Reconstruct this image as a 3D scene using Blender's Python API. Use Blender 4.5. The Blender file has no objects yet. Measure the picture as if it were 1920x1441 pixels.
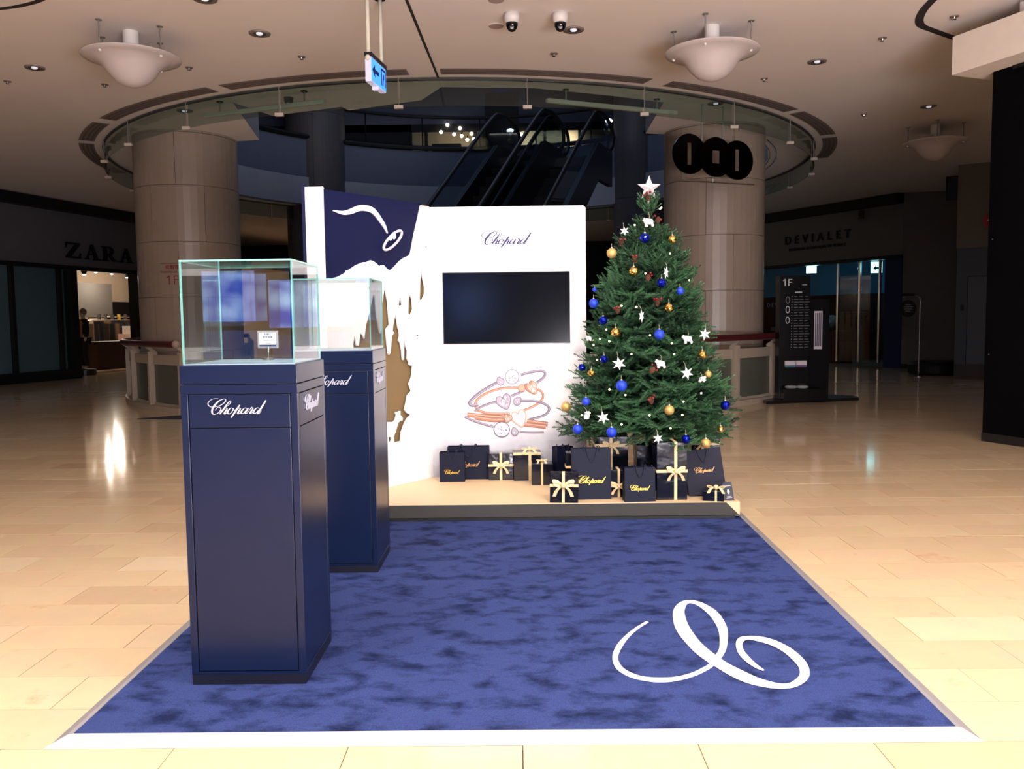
import bpy, bmesh, math, random
from mathutils import Vector, Matrix
random.seed(7)
PI = math.pi
SC = bpy.context.scene
COL = SC.collection

# ------------------------------------------------------------------ camera, world, lights, exposure
cam = bpy.data.cameras.new('camera')
camo = bpy.data.objects.new('camera', cam)
COL.objects.link(camo)
SC.camera = camo
PITCH, ROLL, YAW, EYE = .0760, .0120, -.0080, 1.455
fwd = Vector((math.sin(YAW), math.cos(YAW), 0))
rgt = Vector((math.cos(YAW), -math.sin(YAW), 0))
zz = Vector((0, 0, 1))
up0 = math.sin(PITCH) * fwd + math.cos(PITCH) * zz
fw = math.cos(PITCH) * fwd - math.sin(PITCH) * zz
ax = math.cos(ROLL) * rgt - math.sin(ROLL) * up0
ay = math.sin(ROLL) * rgt + math.cos(ROLL) * up0
m3 = Matrix((ax, ay, -fw)).transposed()
camo.matrix_world = Matrix.Translation((0, 0, EYE)) @ m3.to_4x4()
cam.sensor_fit = 'HORIZONTAL'
cam.sensor_width = 36.0
cam.lens = 1580.4 / 1920 * 36
cam.clip_end = 200
camo['kind'] = 'helper'

SC.view_settings.view_transform = 'Standard'
SC.view_settings.look = 'None'
SC.view_settings.exposure = 0.0
SC.view_settings.gamma = 1.0
SC.view_settings.use_curve_mapping = False
try:
    SC.cycles.max_bounces = 10
    SC.cycles.diffuse_bounces = 4
    SC.cycles.glossy_bounces = 4
    SC.cycles.transparent_max_bounces = 24
    SC.cycles.caustics_reflective = False
    SC.cycles.caustics_refractive = False
    SC.cycles.sample_clamp_indirect = 4.0
    SC.cycles.use_denoising = True
except Exception:
    pass

wd = bpy.data.worlds.new('world')
SC.world = wd
wd.use_nodes = True
wd.node_tree.nodes['Background'].inputs[0].default_value = (.45, .52, .75, 1)
wd.node_tree.nodes['Background'].inputs[1].default_value = .006


def area(name, loc, aim, size, power, color, sizey=None, spread=PI):
    l = bpy.data.lights.new(name, 'AREA')
    l.energy = power
    l.color = color
    l.shape = 'RECTANGLE'
    l.size = size
    l.size_y = sizey or size
    l.spread = spread
    o = bpy.data.objects.new(name, l)
    COL.objects.link(o)
    o.location = loc
    o.rotation_euler = (Vector(aim) - Vector(loc)).to_track_quat('-Z', 'Y').to_euler()
    return o


def spot(name, loc, aim, power, color, ang, blend=.6, radius=.08):
    l = bpy.data.lights.new(name, 'SPOT')
    l.energy = power
    l.color = color
    l.spot_size = math.radians(ang)
    l.spot_blend = blend
    l.shadow_soft_size = radius
    o = bpy.data.objects.new(name, l)
    COL.objects.link(o)
    o.location = loc
    o.rotation_euler = (Vector(aim) - Vector(loc)).to_track_quat('-Z', 'Y').to_euler()
    return o




def point(name, loc, power, color, radius=.06):
    l = bpy.data.lights.new(name, 'POINT')
    l.energy = power
    l.color = color
    l.shadow_soft_size = radius
    o = bpy.data.objects.new(name, l)
    COL.objects.link(o)
    o.location = loc
    return o


# ceiling lighting of the lit half of the hall: over and behind the viewpoint
area('hall_light', (-2.2, 2.1, 4.72), (-2.2, 2.1, 0), 1.6, 143, (1, .93, .87))
area('hall_light', (2.4, 2.1, 4.72), (2.4, 2.1, 0), 1.6, 143, (1, .93, .87))
area('hall_light', (0, -2.5, 4.72), (0, -2.5, 0), 2.0, 230, (1, .94, .87))
# added unseen uplight low behind the viewpoint, only to brighten the ceiling
area('ceiling_fill_uplight', (3.2, -3.4, .12), (2.9, -2.2, 4.8), 5, 3600, (.97, .93, .98), 4)
# ceiling spotlights aimed at the display
spot('display_spotlight', (-1.0, 2.9, 4.7), (-.55, 7.0, 1.35), 400, (1, .97, .95), 40, .5)
spot('display_spotlight', (1.3, 2.9, 4.7), (.7, 6.9, 1.2), 300, (1, .97, .95), 42, .5)
# added dim blue fill high in the atrium, lifts the dark upper floor
area('atrium_fill_light', (-1.1, 20, 11.2), (-1.1, 20, 0), 6, 150, (.55, .68, 1))

# ------------------------------------------------------------------ materials


def srgb(c):
    return tuple(((v / 255 / 12.92) if v / 255 <= .04045 else ((v / 255 + .055) / 1.055) ** 2.4) for v in c) + (1,)


MATS = {}


def M(name, c, rough=.5, metal=0, var=.06, scale=8, bump=0, bscale=60, coat=0, emit=None, estr=0, spec=None, trans=0, stretch=None):
    if name in MATS:
        return MATS[name]
    m = bpy.data.materials.new(name)
    m.use_nodes = True
    nt = m.node_tree
    b = nt.nodes['Principled BSDF']
    tc = nt.nodes.new('ShaderNodeTexCoord')
    n = nt.nodes.new('ShaderNodeTexNoise')
    n.inputs['Scale'].default_value = scale
    n.inputs['Detail'].default_value = 4
    src = tc.outputs['Object']
    if stretch:
        mp = nt.nodes.new('ShaderNodeMapping')
        mp.inputs['Scale'].default_value = stretch
        nt.links.new(src, mp.inputs[0])
        src = mp.outputs[0]
    nt.links.new(src, n.inputs['Vector'])
    mx = nt.nodes.new('ShaderNodeMix')
    mx.data_type = 'RGBA'
    col = srgb(c)
    mx.inputs[6].default_value = tuple(min(1, v * (1 - var)) for v in col[:3]) + (1,)
    mx.inputs[7].default_value = tuple(min(1, v * (1 + var)) for v in col[:3]) + (1,)
    nt.links.new(n.outputs['Fac'], mx.inputs[0])
    nt.links.new(mx.outputs[2], b.inputs['Base Color'])
    b.inputs['Roughness'].default_value = rough
    b.inputs['Metallic'].default_value = metal
    if spec is not None:
        b.inputs['Specular IOR Level'].default_value = spec
    if coat:
        b.inputs['Coat Weight'].default_value = coat
        b.inputs['Coat Roughness'].default_value = .05
    if trans:
        b.inputs['Transmission Weight'].default_value = trans
    if emit:
        b.inputs['Emission Color'].default_value = srgb(emit)
        b.inputs['Emission Strength'].default_value = estr
    if bump:
        n2 = nt.nodes.new('ShaderNodeTexNoise')
        n2.inputs['Scale'].default_value = bscale
        n2.inputs['Detail'].default_value = 3
        nt.links.new(src, n2.inputs['Vector'])
        bp = nt.nodes.new('ShaderNodeBump')
        bp.inputs['Strength'].default_value = bump
        bp.inputs['Distance'].default_value = .01
        nt.links.new(n2.outputs['Fac'], bp.inputs['Height'])
        nt.links.new(bp.outputs[0], b.inputs['Normal'])
    MATS[name] = m
    return m


def glass_mat(name, tint, ior=1.5, gain=1.0, rough=0.0):
    """thin pane: clear straight through, mirror part by Fresnel"""
    m = bpy.data.materials.new(name)
    m.use_nodes = True
    nt = m.node_tree
    for n in list(nt.nodes):
        nt.nodes.remove(n)
    out = nt.nodes.new('ShaderNodeOutputMaterial')
    t = nt.nodes.new('ShaderNodeBsdfTransparent')
    t.inputs[0].default_value = tint + (1,)
    g = nt.nodes.new('ShaderNodeBsdfGlossy')
    g.inputs['Roughness'].default_value = rough
    f = nt.nodes.new('ShaderNodeFresnel')
    gm = nt.nodes.new('ShaderNodeNewGeometry')   # the same index from inside and outside of the sheet
    im = nt.nodes.new('ShaderNodeMix')
    im.data_type = 'FLOAT'
    im.inputs[2].default_value = ior
    im.inputs[3].default_value = 1 / ior
    nt.links.new(gm.outputs['Backfacing'], im.inputs[0])
    nt.links.new(im.outputs[0], f.inputs[0])
    mu = nt.nodes.new('ShaderNodeMath')
    mu.operation = 'MULTIPLY'
    mu.use_clamp = True
    mu.inputs[1].default_value = gain
    mx = nt.nodes.new('ShaderNodeMixShader')
    nt.links.new(f.outputs[0], mu.inputs[0])
    nt.links.new(mu.outputs[0], mx.inputs[0])
    nt.links.new(t.outputs[0], mx.inputs[1])
    nt.links.new(g.outputs[0], mx.inputs[2])
    nt.links.new(mx.outputs[0], out.inputs[0])
    MATS[name] = m
    return m


def frosted_mat(name, tint, colour, share, rough=.25):
    """sheet that lets part of the light straight through and scatters the rest"""
    m = bpy.data.materials.new(name)
    m.use_nodes = True
    nt = m.node_tree
    b = nt.nodes['Principled BSDF']
    b.inputs['Base Color'].default_value = srgb(colour)
    b.inputs['Roughness'].default_value = rough
    t = nt.nodes.new('ShaderNodeBsdfTransparent')
    t.inputs[0].default_value = tint + (1,)
    mx = nt.nodes.new('ShaderNodeMixShader')
    mx.inputs[0].default_value = share
    nt.links.new(t.outputs[0], mx.inputs[1])
    nt.links.new(b.outputs[0], mx.inputs[2])
    nt.links.new(mx.outputs[0], nt.nodes['Material Output'].inputs[0])
    MATS[name] = m
    return m


# ------------------------------------------------------------------ mesh helpers


class MB:
    def __init__(s):
        s.v = []
        s.f = []
        s.mi = []
        s.cur = 0

    def add(s, vs, fs):
        o = len(s.v)
        s.v += [tuple(v) for v in vs]
        for f in fs:
            s.f.append(tuple(i + o for i in f))
            s.mi.append(s.cur)
        return s

    def box(s, x0, x1, y0, y1, z0, z1):
        return s.add([(x0, y0, z0), (x1, y0, z0), (x1, y1, z0), (x0, y1, z0), (x0, y0, z1), (x1, y0, z1), (x1, y1, z1), (x0, y1, z1)],
                     [(0, 3, 2, 1), (4, 5, 6, 7), (0, 1, 5, 4), (1, 2, 6, 5), (2, 3, 7, 6), (3, 0, 4, 7)])

    def prism(s, poly, z0, z1):
        n = len(poly)
        a = sum(poly[i][0] * poly[(i + 1) % n][1] - poly[(i + 1) % n][0] * poly[i][1] for i in range(n))
        if a < 0:
            poly = poly[::-1]
        vs = [(x, y, z0) for x, y in poly] + [(x, y, z1) for x, y in poly]
        fs = [tuple(range(n - 1, -1, -1)), tuple(range(n, 2 * n))]
        fs += [(i, (i + 1) % n, n + (i + 1) % n, n + i) for i in range(n)]
        return s.add(vs, fs)

    def lathe(s, prof, n=24, c=(0, 0, 0), cap=True):
        vs, fs = [], []
        for r, z in prof:
            for i in range(n):
                a = 2 * PI * i / n
                vs.append((c[0] + r * math.cos(a), c[1] + r * math.sin(a), c[2] + z))
        for j in range(len(prof) - 1):
            for i in range(n):
                k = (i + 1) % n
                fs.append((j * n + i, j * n + k, (j + 1) * n + k, (j + 1) * n + i))
        if cap:
            fs.append(tuple(range(n - 1, -1, -1)))
            fs.append(tuple((len(prof) - 1) * n + i for i in range(n)))
        return s.add(vs, fs)

    def tube(s, pts, r, n=8, closed=False, cap=True):
        pts = [Vector(p) for p in pts]
        m = len(pts)
        vs, fs = [], []
        prev = None
        for i, p in enumerate(pts):
            if closed:
                d = pts[(i + 1) % m] - pts[i - 1]
            else:
                d = pts[min(i + 1, m - 1)] - pts[max(i - 1, 0)]
            d.normalize()
            if prev is None:
                u = d.orthogonal().normalized()
            else:
                u = (prev - d * prev.dot(d)).normalized()
            prev = u
            w = d.cross(u)
            rr = r[i] if isinstance(r, (list, tuple)) else r
            for k in range(n):
                a = 2 * PI * k / n
                vs.append(p + rr * (math.cos(a) * u + math.sin(a) * w))
        for i in range(m if closed else m - 1):
            j = (i + 1) % m
            for k in range(n):
                l = (k + 1) % n
                fs.append((i * n + k, i * n + l, j * n + l, j * n + k))
        if cap and not closed:
            fs.append(tuple(range(n - 1, -1, -1)))
            fs.append(tuple((m - 1) * n + i for i in range(n)))
        return s.add(vs, fs)

    def sphere(s, c, r, n=12, m=8, sx=1, sy=1, sz=1):
        vs = [(c[0], c[1], c[2] - r * sz)]
        for j in range(1, m):
            t = PI * j / m - PI / 2
            for i in range(n):
                a = 2 * PI * i / n
                vs.append((c[0] + r * sx * math.cos(t) * math.cos(a), c[1] + r * sy * math.cos(t) * math.sin(a), c[2] + r * sz * math.sin(t)))
        vs.append((c[0], c[1], c[2] + r * sz))
        fs = []
        for i in range(n):
            fs.append((0, 1 + (i + 1) % n, 1 + i))
            fs.append((len(vs) - 1, 1 + (m - 2) * n + i, 1 + (m - 2) * n + (i + 1) % n))
        for j in range(m - 2):
            for i in range(n):
                k = (i + 1) % n
                fs.append((1 + j * n + i, 1 + j * n + k, 1 + (j + 1) * n + k, 1 + (j + 1) * n + i))
        return s.add(vs, fs)

    def strip(s, L, R):
        """flat band between two rows of points"""
        n = len(L)
        return s.add(list(L) + list(R), [(i, i + 1, n + i + 1, n + i) for i in range(n - 1)])

    def xf(s, mat):
        s.v = [tuple(mat @ Vector(v)) for v in s.v]
        return s

    def mesh(s, name, mats, smooth=False):
        me = bpy.data.meshes.new(name)
        me.from_pydata(s.v, [], s.f)
        for m in (mats if isinstance(mats, (list, tuple)) else [mats]):
            me.materials.append(m)
        if any(s.mi):
            me.polygons.foreach_set('material_index', s.mi)
        if smooth:
            me.polygons.foreach_set('use_smooth', [True] * len(me.polygons))
        me.update()
        return me

    def build(s, name, mats, parent=None, smooth=False, bevel=0, solid=0, loc=None, rot=None, fix=False):
        me = s.mesh(name, mats, smooth)
        if fix:
            bm = bmesh.new()
            bm.from_mesh(me)
            bmesh.ops.recalc_face_normals(bm, faces=bm.faces)
            bm.to_mesh(me)
            bm.free()
        return put(name, me, parent, loc, rot, bevel, solid)


def put(name, me, parent=None, loc=None, rot=None, bevel=0, solid=0):
    o = bpy.data.objects.new(name, me)
    COL.objects.link(o)
    if parent:
        o.parent = parent
    if loc is not None:
        o.location = loc
    if rot is not None:
        o.rotation_euler = rot
    if solid:
        md = o.modifiers.new('solid', 'SOLIDIFY')
        md.thickness = solid
        md.offset = 1
    if bevel:
        md = o.modifiers.new('bevel', 'BEVEL')
        md.width = bevel
        md.segments = 2
        md.limit_method = 'ANGLE'
    return o


def tag(o, label, cat, group=None):
    o['label'] = label
    o['category'] = cat
    if group:
        o['group'] = group
    return o


def thing(name, label, cat, loc=(0, 0, 0), rot=(0, 0, 0), group=None):
    o = bpy.data.objects.new(name, None)
    COL.objects.link(o)
    o.empty_display_size = .1
    o.location = loc
    o.rotation_euler = rot
    return tag(o, label, cat, group)


def struct(o, label=None):
    o['kind'] = 'structure'
    if label:
        o['label'] = label
    return o


def dup(root, loc, rot, label, group=None):
    r = root.copy()
    COL.objects.link(r)
    r.location = loc
    if rot is not None:
        r.rotation_euler = rot
    r['label'] = label
    if group:
        r['group'] = group
    for ch in list(root.children):
        c = ch.copy()
        COL.objects.link(c)
        c.parent = r
        for g in ch.children:
            d = g.copy()
            COL.objects.link(d)
            d.parent = c
    return r


def text_mesh(body, size, mat, extrude=.002, align='CENTER', offset=0, spacing=1):
    c = bpy.data.curves.new('lettering', 'FONT')
    c.body = body
    c.size = size
    c.extrude = extrude
    c.align_x = align
    c.align_y = 'CENTER'
    c.offset = offset
    c.space_character = spacing
    c.resolution_u = 3
    o = bpy.data.objects.new('lettering_source', c)
    COL.objects.link(o)
    dg = bpy.context.evaluated_depsgraph_get()
    me = bpy.data.meshes.new_from_object(o.evaluated_get(dg))
    bpy.data.objects.remove(o)
    bpy.data.curves.remove(c)
    if body.startswith('1'):   # the figure one carries a short flag
        xs = min(v.co.x for v in me.vertices)
        ys = max(v.co.y for v in me.vertices)
        bm = bmesh.new()
        bm.from_mesh(me)
        fl = [(xs + .004 * size, ys), (xs - .15 * size, ys - .12 * size), (xs - .15 * size, ys - .215 * size), (xs + .004 * size, ys - .1 * size)]
        bm.faces.new([bm.verts.new((x, y, extrude)) for x, y in fl][::-1]).normal_flip()
        bm.to_mesh(me)
        bm.free()
    me.materials.clear()
    me.materials.append(mat)
    return me


def text(body, size, mat, parent, loc, rot=(PI / 2, 0, 0), name='lettering', **k):
    return put(name, text_mesh(body, size, mat, **k), parent, loc, rot)


def smooth_path(pts, sub=6, closed=False):
    """Catmull-Rom through tuples of any length"""
    n = len(pts)
    out = []
    for i in range(n if closed else n - 1):
        p = [pts[(i + k) % n] if closed else pts[min(max(i + k, 0), n - 1)] for k in (-1, 0, 1, 2)]
        for t in range(sub):
            t /= sub
            out.append(tuple(.5 * ((2 * b) + (-a + c) * t + (2 * a - 5 * b + 4 * c - d) * t * t + (-a + 3 * b - 3 * c + d) * t ** 3)
                             for a, b, c, d in zip(*p)))
    if not closed:
        out.append(tuple(pts[-1]))
    return out


def ribbon2d(mb, path, sub=6, close=False, lift=0):
    """path of (x, y, width): a flat calligraphic stroke in the xy plane"""
    q = smooth_path(path, sub, close)
    L, R = [], []
    n = len(q)
    for i in range(n):
        a, b = q[max(i - 1, 0)], q[min(i + 1, n - 1)]
        if close:
            a, b = q[i - 1], q[(i + 1) % n]
        dx, dy = b[0] - a[0], b[1] - a[1]
        l = math.hypot(dx, dy) or 1
        w = q[i][2] / 2
        L.append((q[i][0] - dy / l * w, q[i][1] + dx / l * w, lift))
        R.append((q[i][0] + dy / l * w, q[i][1] - dx / l * w, lift))
    if close:
        L.append(L[0])
        R.append(R[0])
    mb.strip(R, L)


def filled(outer, holes=(), name='sheet'):
    """flat triangulated polygon with holes, in the xy plane -> mesh data"""
    bm = bmesh.new()
    for loop in [outer] + list(holes):
        vs = [bm.verts.new((x, y, 0)) for x, y in loop]
        for i in range(len(vs)):
            bm.edges.new((vs[i], vs[(i + 1) % len(vs)]))
    bmesh.ops.triangle_fill(bm, use_beauty=True, use_dissolve=False, edges=bm.edges[:], normal=(0, 0, 1))
    bmesh.ops.recalc_face_normals(bm, faces=bm.faces)
    if bm.faces and sum(f.normal.z for f in bm.faces) < 0:
        bmesh.ops.reverse_faces(bm, faces=bm.faces)
    me = bpy.data.meshes.new(name)
    bm.to_mesh(me)
    bm.free()
    return me

# ------------------------------------------------------------------ shared materials
WHITE = M('white_paint', (238, 234, 230), .5, var=.02)
CEIL = M('ceiling_paint', (240, 230, 226), .85, var=.03, scale=.8)
DARKMETAL = M('dark_metal', (38, 38, 42), .4, .6)
BLACK = M('black_paint', (5, 5, 7), .55)
CHROME = M('brushed_steel', (190, 188, 185), .25, 1)
STONE = M('column_stone', (152, 138, 126), .3, var=.14, scale=2.2, bump=.05, bscale=30)
GLASS = glass_mat('clear_glass', (.965, .985, .98))
TEAL = M('cut_glass_edge', (150, 222, 216), .15, var=.25, scale=30, trans=.35)
SMOKEGLASS = glass_mat('barrier_glass', (.72, .80, .78))
RAILGLASS = frosted_mat('frosted_rail_glass', (.7, .76, .72), (120, 124, 114), .55)
SHOPGLASS = glass_mat('shopfront_glass', (.78, .84, .86), gain=1.0)


# ------------------------------------------------------------------ floor: polished sandstone, 60 x 30 cm running bond
def floor_material(name, objvar):
    m = bpy.data.materials.new(name)
    m.use_nodes = True
    nt = m.node_tree
    N = nt.nodes.new
    K = nt.links.new
    b = nt.nodes['Principled BSDF']
    geo = N('ShaderNodeNewGeometry')

    def math_(op, a, bb=None, c=None):
        n = N('ShaderNodeMath')
        n.operation = op
        for i, v in enumerate((a, bb, c)):
            if v is None:
                continue
            if isinstance(v, (int, float)):
                n.inputs[i].default_value = v
            else:
                K(v, n.inputs[i])
        return n.outputs[0]
    sx = N('ShaderNodeSeparateXYZ')
    K(geo.outputs['Position'], sx.inputs[0])
    row = math_('FLOOR', math_('DIVIDE', math_('SUBTRACT', sx.outputs[1], 3.093), .3))
    par = math_('MULTIPLY', math_('FLOORED_MODULO', row, 2), .3)
    xs = math_('DIVIDE', math_('SUBTRACT', sx.outputs[0], par), .6)
    col = math_('FLOOR', xs)
    cb = N('ShaderNodeCombineXYZ')
    K(row, cb.inputs[0])
    K(col, cb.inputs[1])
    wn = N('ShaderNodeTexWhiteNoise')
    wn.noise_dimensions = '3D'
    K(cb.outputs[0], wn.inputs['Vector'])
    ramp = N('ShaderNodeValToRGB')
    wr = N('ShaderNodeTexWhiteNoise')
    wr.noise_dimensions = '1D'
    K(row, wr.inputs['W'])
    K(math_('ADD', math_('MULTIPLY', wn.outputs['Value'], .5), math_('MULTIPLY', wr.outputs['Value'], .5)), ramp.inputs[0])
    e = ramp.color_ramp.elements
    e[0].color = srgb((218, 188, 152))
    e[1].color = srgb((242, 222, 186))
    for p, c in ((.2, (230, 202, 164)), (.5, (236, 210, 170)), (.75, (226, 198, 160))):
        q = e.new(p)
        q.color = srgb(c)
    nz = N('ShaderNodeTexNoise')
    nz.inputs['Scale'].default_value = 5
    nz.inputs['Detail'].default_value = 6
    nz.inputs['Roughness'].default_value = .65
    off = N('ShaderNodeVectorMath')
    off.operation = 'MULTIPLY_ADD'
    K(wn.outputs['Color'], off.inputs[0])
    off.inputs[1].default_value = (20, 20, 20)
    K(geo.outputs['Position'], off.inputs[2])
    K(off.outputs[0], nz.inputs['Vector'])
    st = N('ShaderNodeValToRGB')
    st.color_ramp.elements[0].position = .62
    st.color_ramp.elements[0].color = (0, 0, 0, 1)
    st.color_ramp.elements[1].position = .78
    st.color_ramp.elements[1].color = (1, 1, 1, 1)
    K(nz.outputs['Fac'], st.inputs[0])
    mx = N('ShaderNodeMix')
    mx.data_type = 'RGBA'
    K(math_('MULTIPLY', st.outputs[0], .55), mx.inputs[0])
    K(ramp.outputs[0], mx.inputs[6])
    mx.inputs[7].default_value = srgb((196, 140, 96))
    m2 = N('ShaderNodeMix')
    m2.data_type = 'RGBA'
    m2.blend_type = 'MULTIPLY'
    m2.inputs[0].default_value = .22
    K(mx.outputs[2], m2.inputs[6])
    K(nz.outputs['Color'], m2.inputs[7])
    hs = N('ShaderNodeHueSaturation')
    hs.inputs['Value'].default_value = 1.1
    hs.inputs['Saturation'].default_value = .95
    K(m2.outputs[2], hs.inputs['Color'])
    lastc = hs.outputs[0]
    if not objvar:  # joints drawn only where the single tiles stop
        fx = math_('PINGPONG', xs, .5)
        fy = math_('PINGPONG', math_('DIVIDE', math_('SUBTRACT', sx.outputs[1], 3.093), .3), .5)
        j = math_('MAXIMUM', math_('LESS_THAN', fx, .003), math_('LESS_THAN', fy, .007))
        m3 = N('ShaderNodeMix')
        m3.data_type = 'RGBA'
        K(math_('MULTIPLY', j, .55), m3.inputs[0])
        K(lastc, m3.inputs[6])
        m3.inputs[7].default_value = srgb((110, 84, 62))
        lastc = m3.outputs[2]
    K(lastc, b.inputs['Base Color'])
    b.inputs['Roughness'].default_value = .085
    b.inputs['Specular IOR Level'].default_value = .45
    return m


FLOOR_TILE = floor_material('sandstone_tile', True)
FLOOR_FAR = floor_material('sandstone_floor', False)
GROUT = M('tile_grout', (86, 62, 44), .8)
TX0, TX1, TY0, TY1 = -4.8, 4.8, 2.493, 8.493
fb = MB()
for a, b, c, d in ((-16, 15, -14, TY0), (-16, 15, TY1, 37), (-16, TX0, TY0, TY1), (TX1, 15, TY0, TY1)):
    fb.box(a, b, c, d, -.12, 0)
fb.cur = 1
fb.box(TX0, TX1, TY0, TY1, -.12, -.02)
floor = struct(fb.build('floor', [FLOOR_FAR, GROUT]), 'polished beige sandstone floor')
tile_me = MB().box(.0018, .5982, .0018, .2982, -.019, 0).mesh('tile', FLOOR_TILE)
tile_cut = {}
for r in range(20):
    y = TY0 + .3 * r
    half = .3 if (r + 1) % 2 == 0 else 0
    if (round((y - 3.093) / .3) % 2) == 1:
        half = .3
    else:
        half = 0
    x = TX0 - (0 if half == 0 else .3)
    while x < TX1 - .01:
        a, b = max(x, TX0), min(x + .6, TX1)
        # tiles wholly under the carpet and the platform are never seen
        hid = a > -1.55 and b < 1.5 and 2.85 < y < 6.9
        visible = abs((a + b) / 2) < (y + .3) * .66 + .75
        if not hid and visible:
            w = round(b - a, 3)
            if w > .59:
                me = tile_me
            else:
                if w not in tile_cut:
                    tile_cut[w] = MB().box(.0018, w - .0018, .0018, .2982, -.019, 0).mesh('tile', FLOOR_TILE)
                me = tile_cut[w]
            put('tile', me, floor, (a, y, random.uniform(-.0006, .0006)))
        elif not hid:
            put('tile', tile_me if b - a > .59 else tile_cut.setdefault(round(b - a, 3), MB().box(.0018, b - a - .0018, .0018, .2982, -.019, 0).mesh('tile', FLOOR_TILE)), floor, (a, y, 0))
        x += .6

# ------------------------------------------------------------------ ceiling with the atrium opening
HC = 4.8
CX, CY, RR = -1.11, 19.22, 7.34
hole = [(-4.29, 13.05), (-3.94, 13.91), (-2.71, 13.4), (-2.64, 13.63), (-1.43, 13.08), (-1.06, 12.37), (.26, 12.49), (1.47, 12.99), (2.3, 13.41), (2.35, 15.6)]
for i in range(25):
    a = math.radians(-32 + 244 * i / 24)
    hole.append((CX + 6.6 * math.cos(a), 19.6 + 6.6 * math.sin(a)))
hole.append((-4.7, 15.7))
cm = filled([(-16, -14), (15, -14), (15, 37), (-16, 37)], [hole], 'ceiling')
cm.flip_normals()
cm.materials.append(CEIL)
ceil = struct(put('ceiling', cm, None, (0, 0, HC)), 'off-white plaster ceiling')
# slab edge of the opening
sl = MB()
n = len(hole)
sl.add([(x, y, 0) for x, y in hole] + [(x, y, .75) for x, y in hole], [(i, (i + 1) % n, n + (i + 1) % n, n + i) for i in range(n)])
SLABM = M('slab_edge_paint', (150, 156, 168), .7)
sl.build('slab_edge', SLABM, ceil, fix=True)

# ceiling joints and shadow gaps (recess lines are real dark strips set into the plaster)
GAP = M('shadow_gap', (46, 38, 38), .8)
g = MB()
g.add([(-1.215, 6.0, -.003), (-1.175, 6.0, -.003), (-1.045, 11.89, -.003), (-1.075, 11.89, -.003)], [(0, 3, 2, 1)])
g.build('expansion_joint', GAP, ceil)


def gap_path(pts, w=.05):
    q = smooth_path([(x, y, w) for x, y in pts], 8)
    mb = MB()
    ribbon2d(mb, q, 1, lift=0)
    return mb


gap_path([(4.3, 8.2), (4.42, 9.0), (4.5, 9.6), (4.67, 10.03), (4.95, 10.27), (5.44, 10.62), (6.0, 11.0), (6.6, 11.3)], .09).build('shadow_gap', GAP, ceil, loc=(0, 0, -.004), solid=.01)
gap_path([(-6.2, 9.3), (-5.43, 9.14), (-5.16, 9.06), (-4.88, 8.92), (-4.5, 8.6)], .06).build('shadow_gap', GAP, ceil, loc=(0, 0, -.004), solid=.01)


def arc_pts(r, a0, a1, n, cx=CX, cy=CY):
    return [(cx + r * math.cos(a0 + (a1 - a0) * i / n), cy + r * math.sin(a0 + (a1 - a0) * i / n)) for i in range(n + 1)]


# curved linear diffusers around the ring: frame strip and slat strips
DIFF = M('diffuser_grey', (128, 114, 110), .6)
DIFFD = M('diffuser_slot', (104, 92, 88), .7)
arcs = [(183, 207), (209, 221), (223.5, 245), (246.8, 267.5), (270.8, 293), (295.5, 317), (318.5, 334), (336, 352)]
lab = ['curved grey air diffuser in the dark ceiling, behind the ring on the far left',
       'curved grey air diffuser in the ceiling at the left bend of the ring',
       'curved grey air diffuser in the ceiling below the left bowl lamp',
       'curved grey air diffuser in the ceiling behind the hanging exit sign',
       'curved grey air diffuser in the ceiling just right of the long ceiling joint',
       'curved grey air diffuser in the ceiling below the right bowl lamp',
       'curved dark air diffuser in the ceiling at the right bend of the ring',
       'curved dark air diffuser in the ceiling behind the ring on the far right']
for (a0, a1), lb in zip(arcs, lab):
    a0, a1 = math.radians(a0), math.radians(a1)
    t = thing('air_diffuser', lb, 'air vent', (0, 0, HC), group='curved air diffusers around the ring')
    mb = MB()
    A, B = arc_pts(7.50, a0, a1, 14), arc_pts(7.76, a0, a1, 14)
    mb.strip([(x, y, -.006) for x, y in A], [(x, y, -.006) for x, y in B])
    mb.build('frame', DIFF, t, fix=True, solid=.004)
    for k in range(3):
        mb = MB()
        A, B = arc_pts(7.535 + .07 * k, a0 + .004, a1 - .004, 14), arc_pts(7.575 + .07 * k, a0 + .004, a1 - .004, 14)
        mb.strip([(x, y, -.012) for x, y in A], [(x, y, -.012) for x, y in B])
        mb.build('slot', DIFFD, t, fix=True, solid=.004)

# glass smoke barrier hanging below the ring
t = thing('smoke_barrier', 'ring of clear glass panes hanging below the ceiling around the atrium', 'smoke barrier', (0, 0, 0))
RODM = M('rod_grey', (150, 148, 145), .4, .5)
np_ = 26
for i in range(np_):
    a0 = 2 * PI * i / np_ + .055
    a1 = a0 + 2 * PI / np_ - .004
    mb = MB()
    A, B = arc_pts(RR, a0, a1, 5), arc_pts(RR + .012, a0, a1, 5)
    k = 6
    mb.add([(x, y, 4.41) for x, y in A] + [(x, y, HC) for x, y in A] + [(x, y, 4.41) for x, y in B] + [(x, y, HC) for x, y in B],
           [(j, j + 1, k + j + 1, k + j) for j in range(5)] + [(2 * k + j + 1, 2 * k + j, 3 * k + j, 3 * k + j + 1) for j in range(5)] + [(2 * k + j, 2 * k + j + 1, j + 1, j) for j in range(5)])
    mb.build('glass_pane', SMOKEGLASS, t)
    p = arc_pts(RR + .03, a0 - .002, a0 - .002, 1)[0]
    ch = MB().tube([(p[0], p[1], 4.42), (p[0], p[1], HC)], .008, 6).build('hanger_rod', RODM, t)
    MB().box(p[0] - .06, p[0] + .06, p[1] - .025, p[1] + .025, 4.38, 4.425).build('clamp', M('clamp_beige', (205, 192, 178), .5), ch)
mb = MB()
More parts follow.
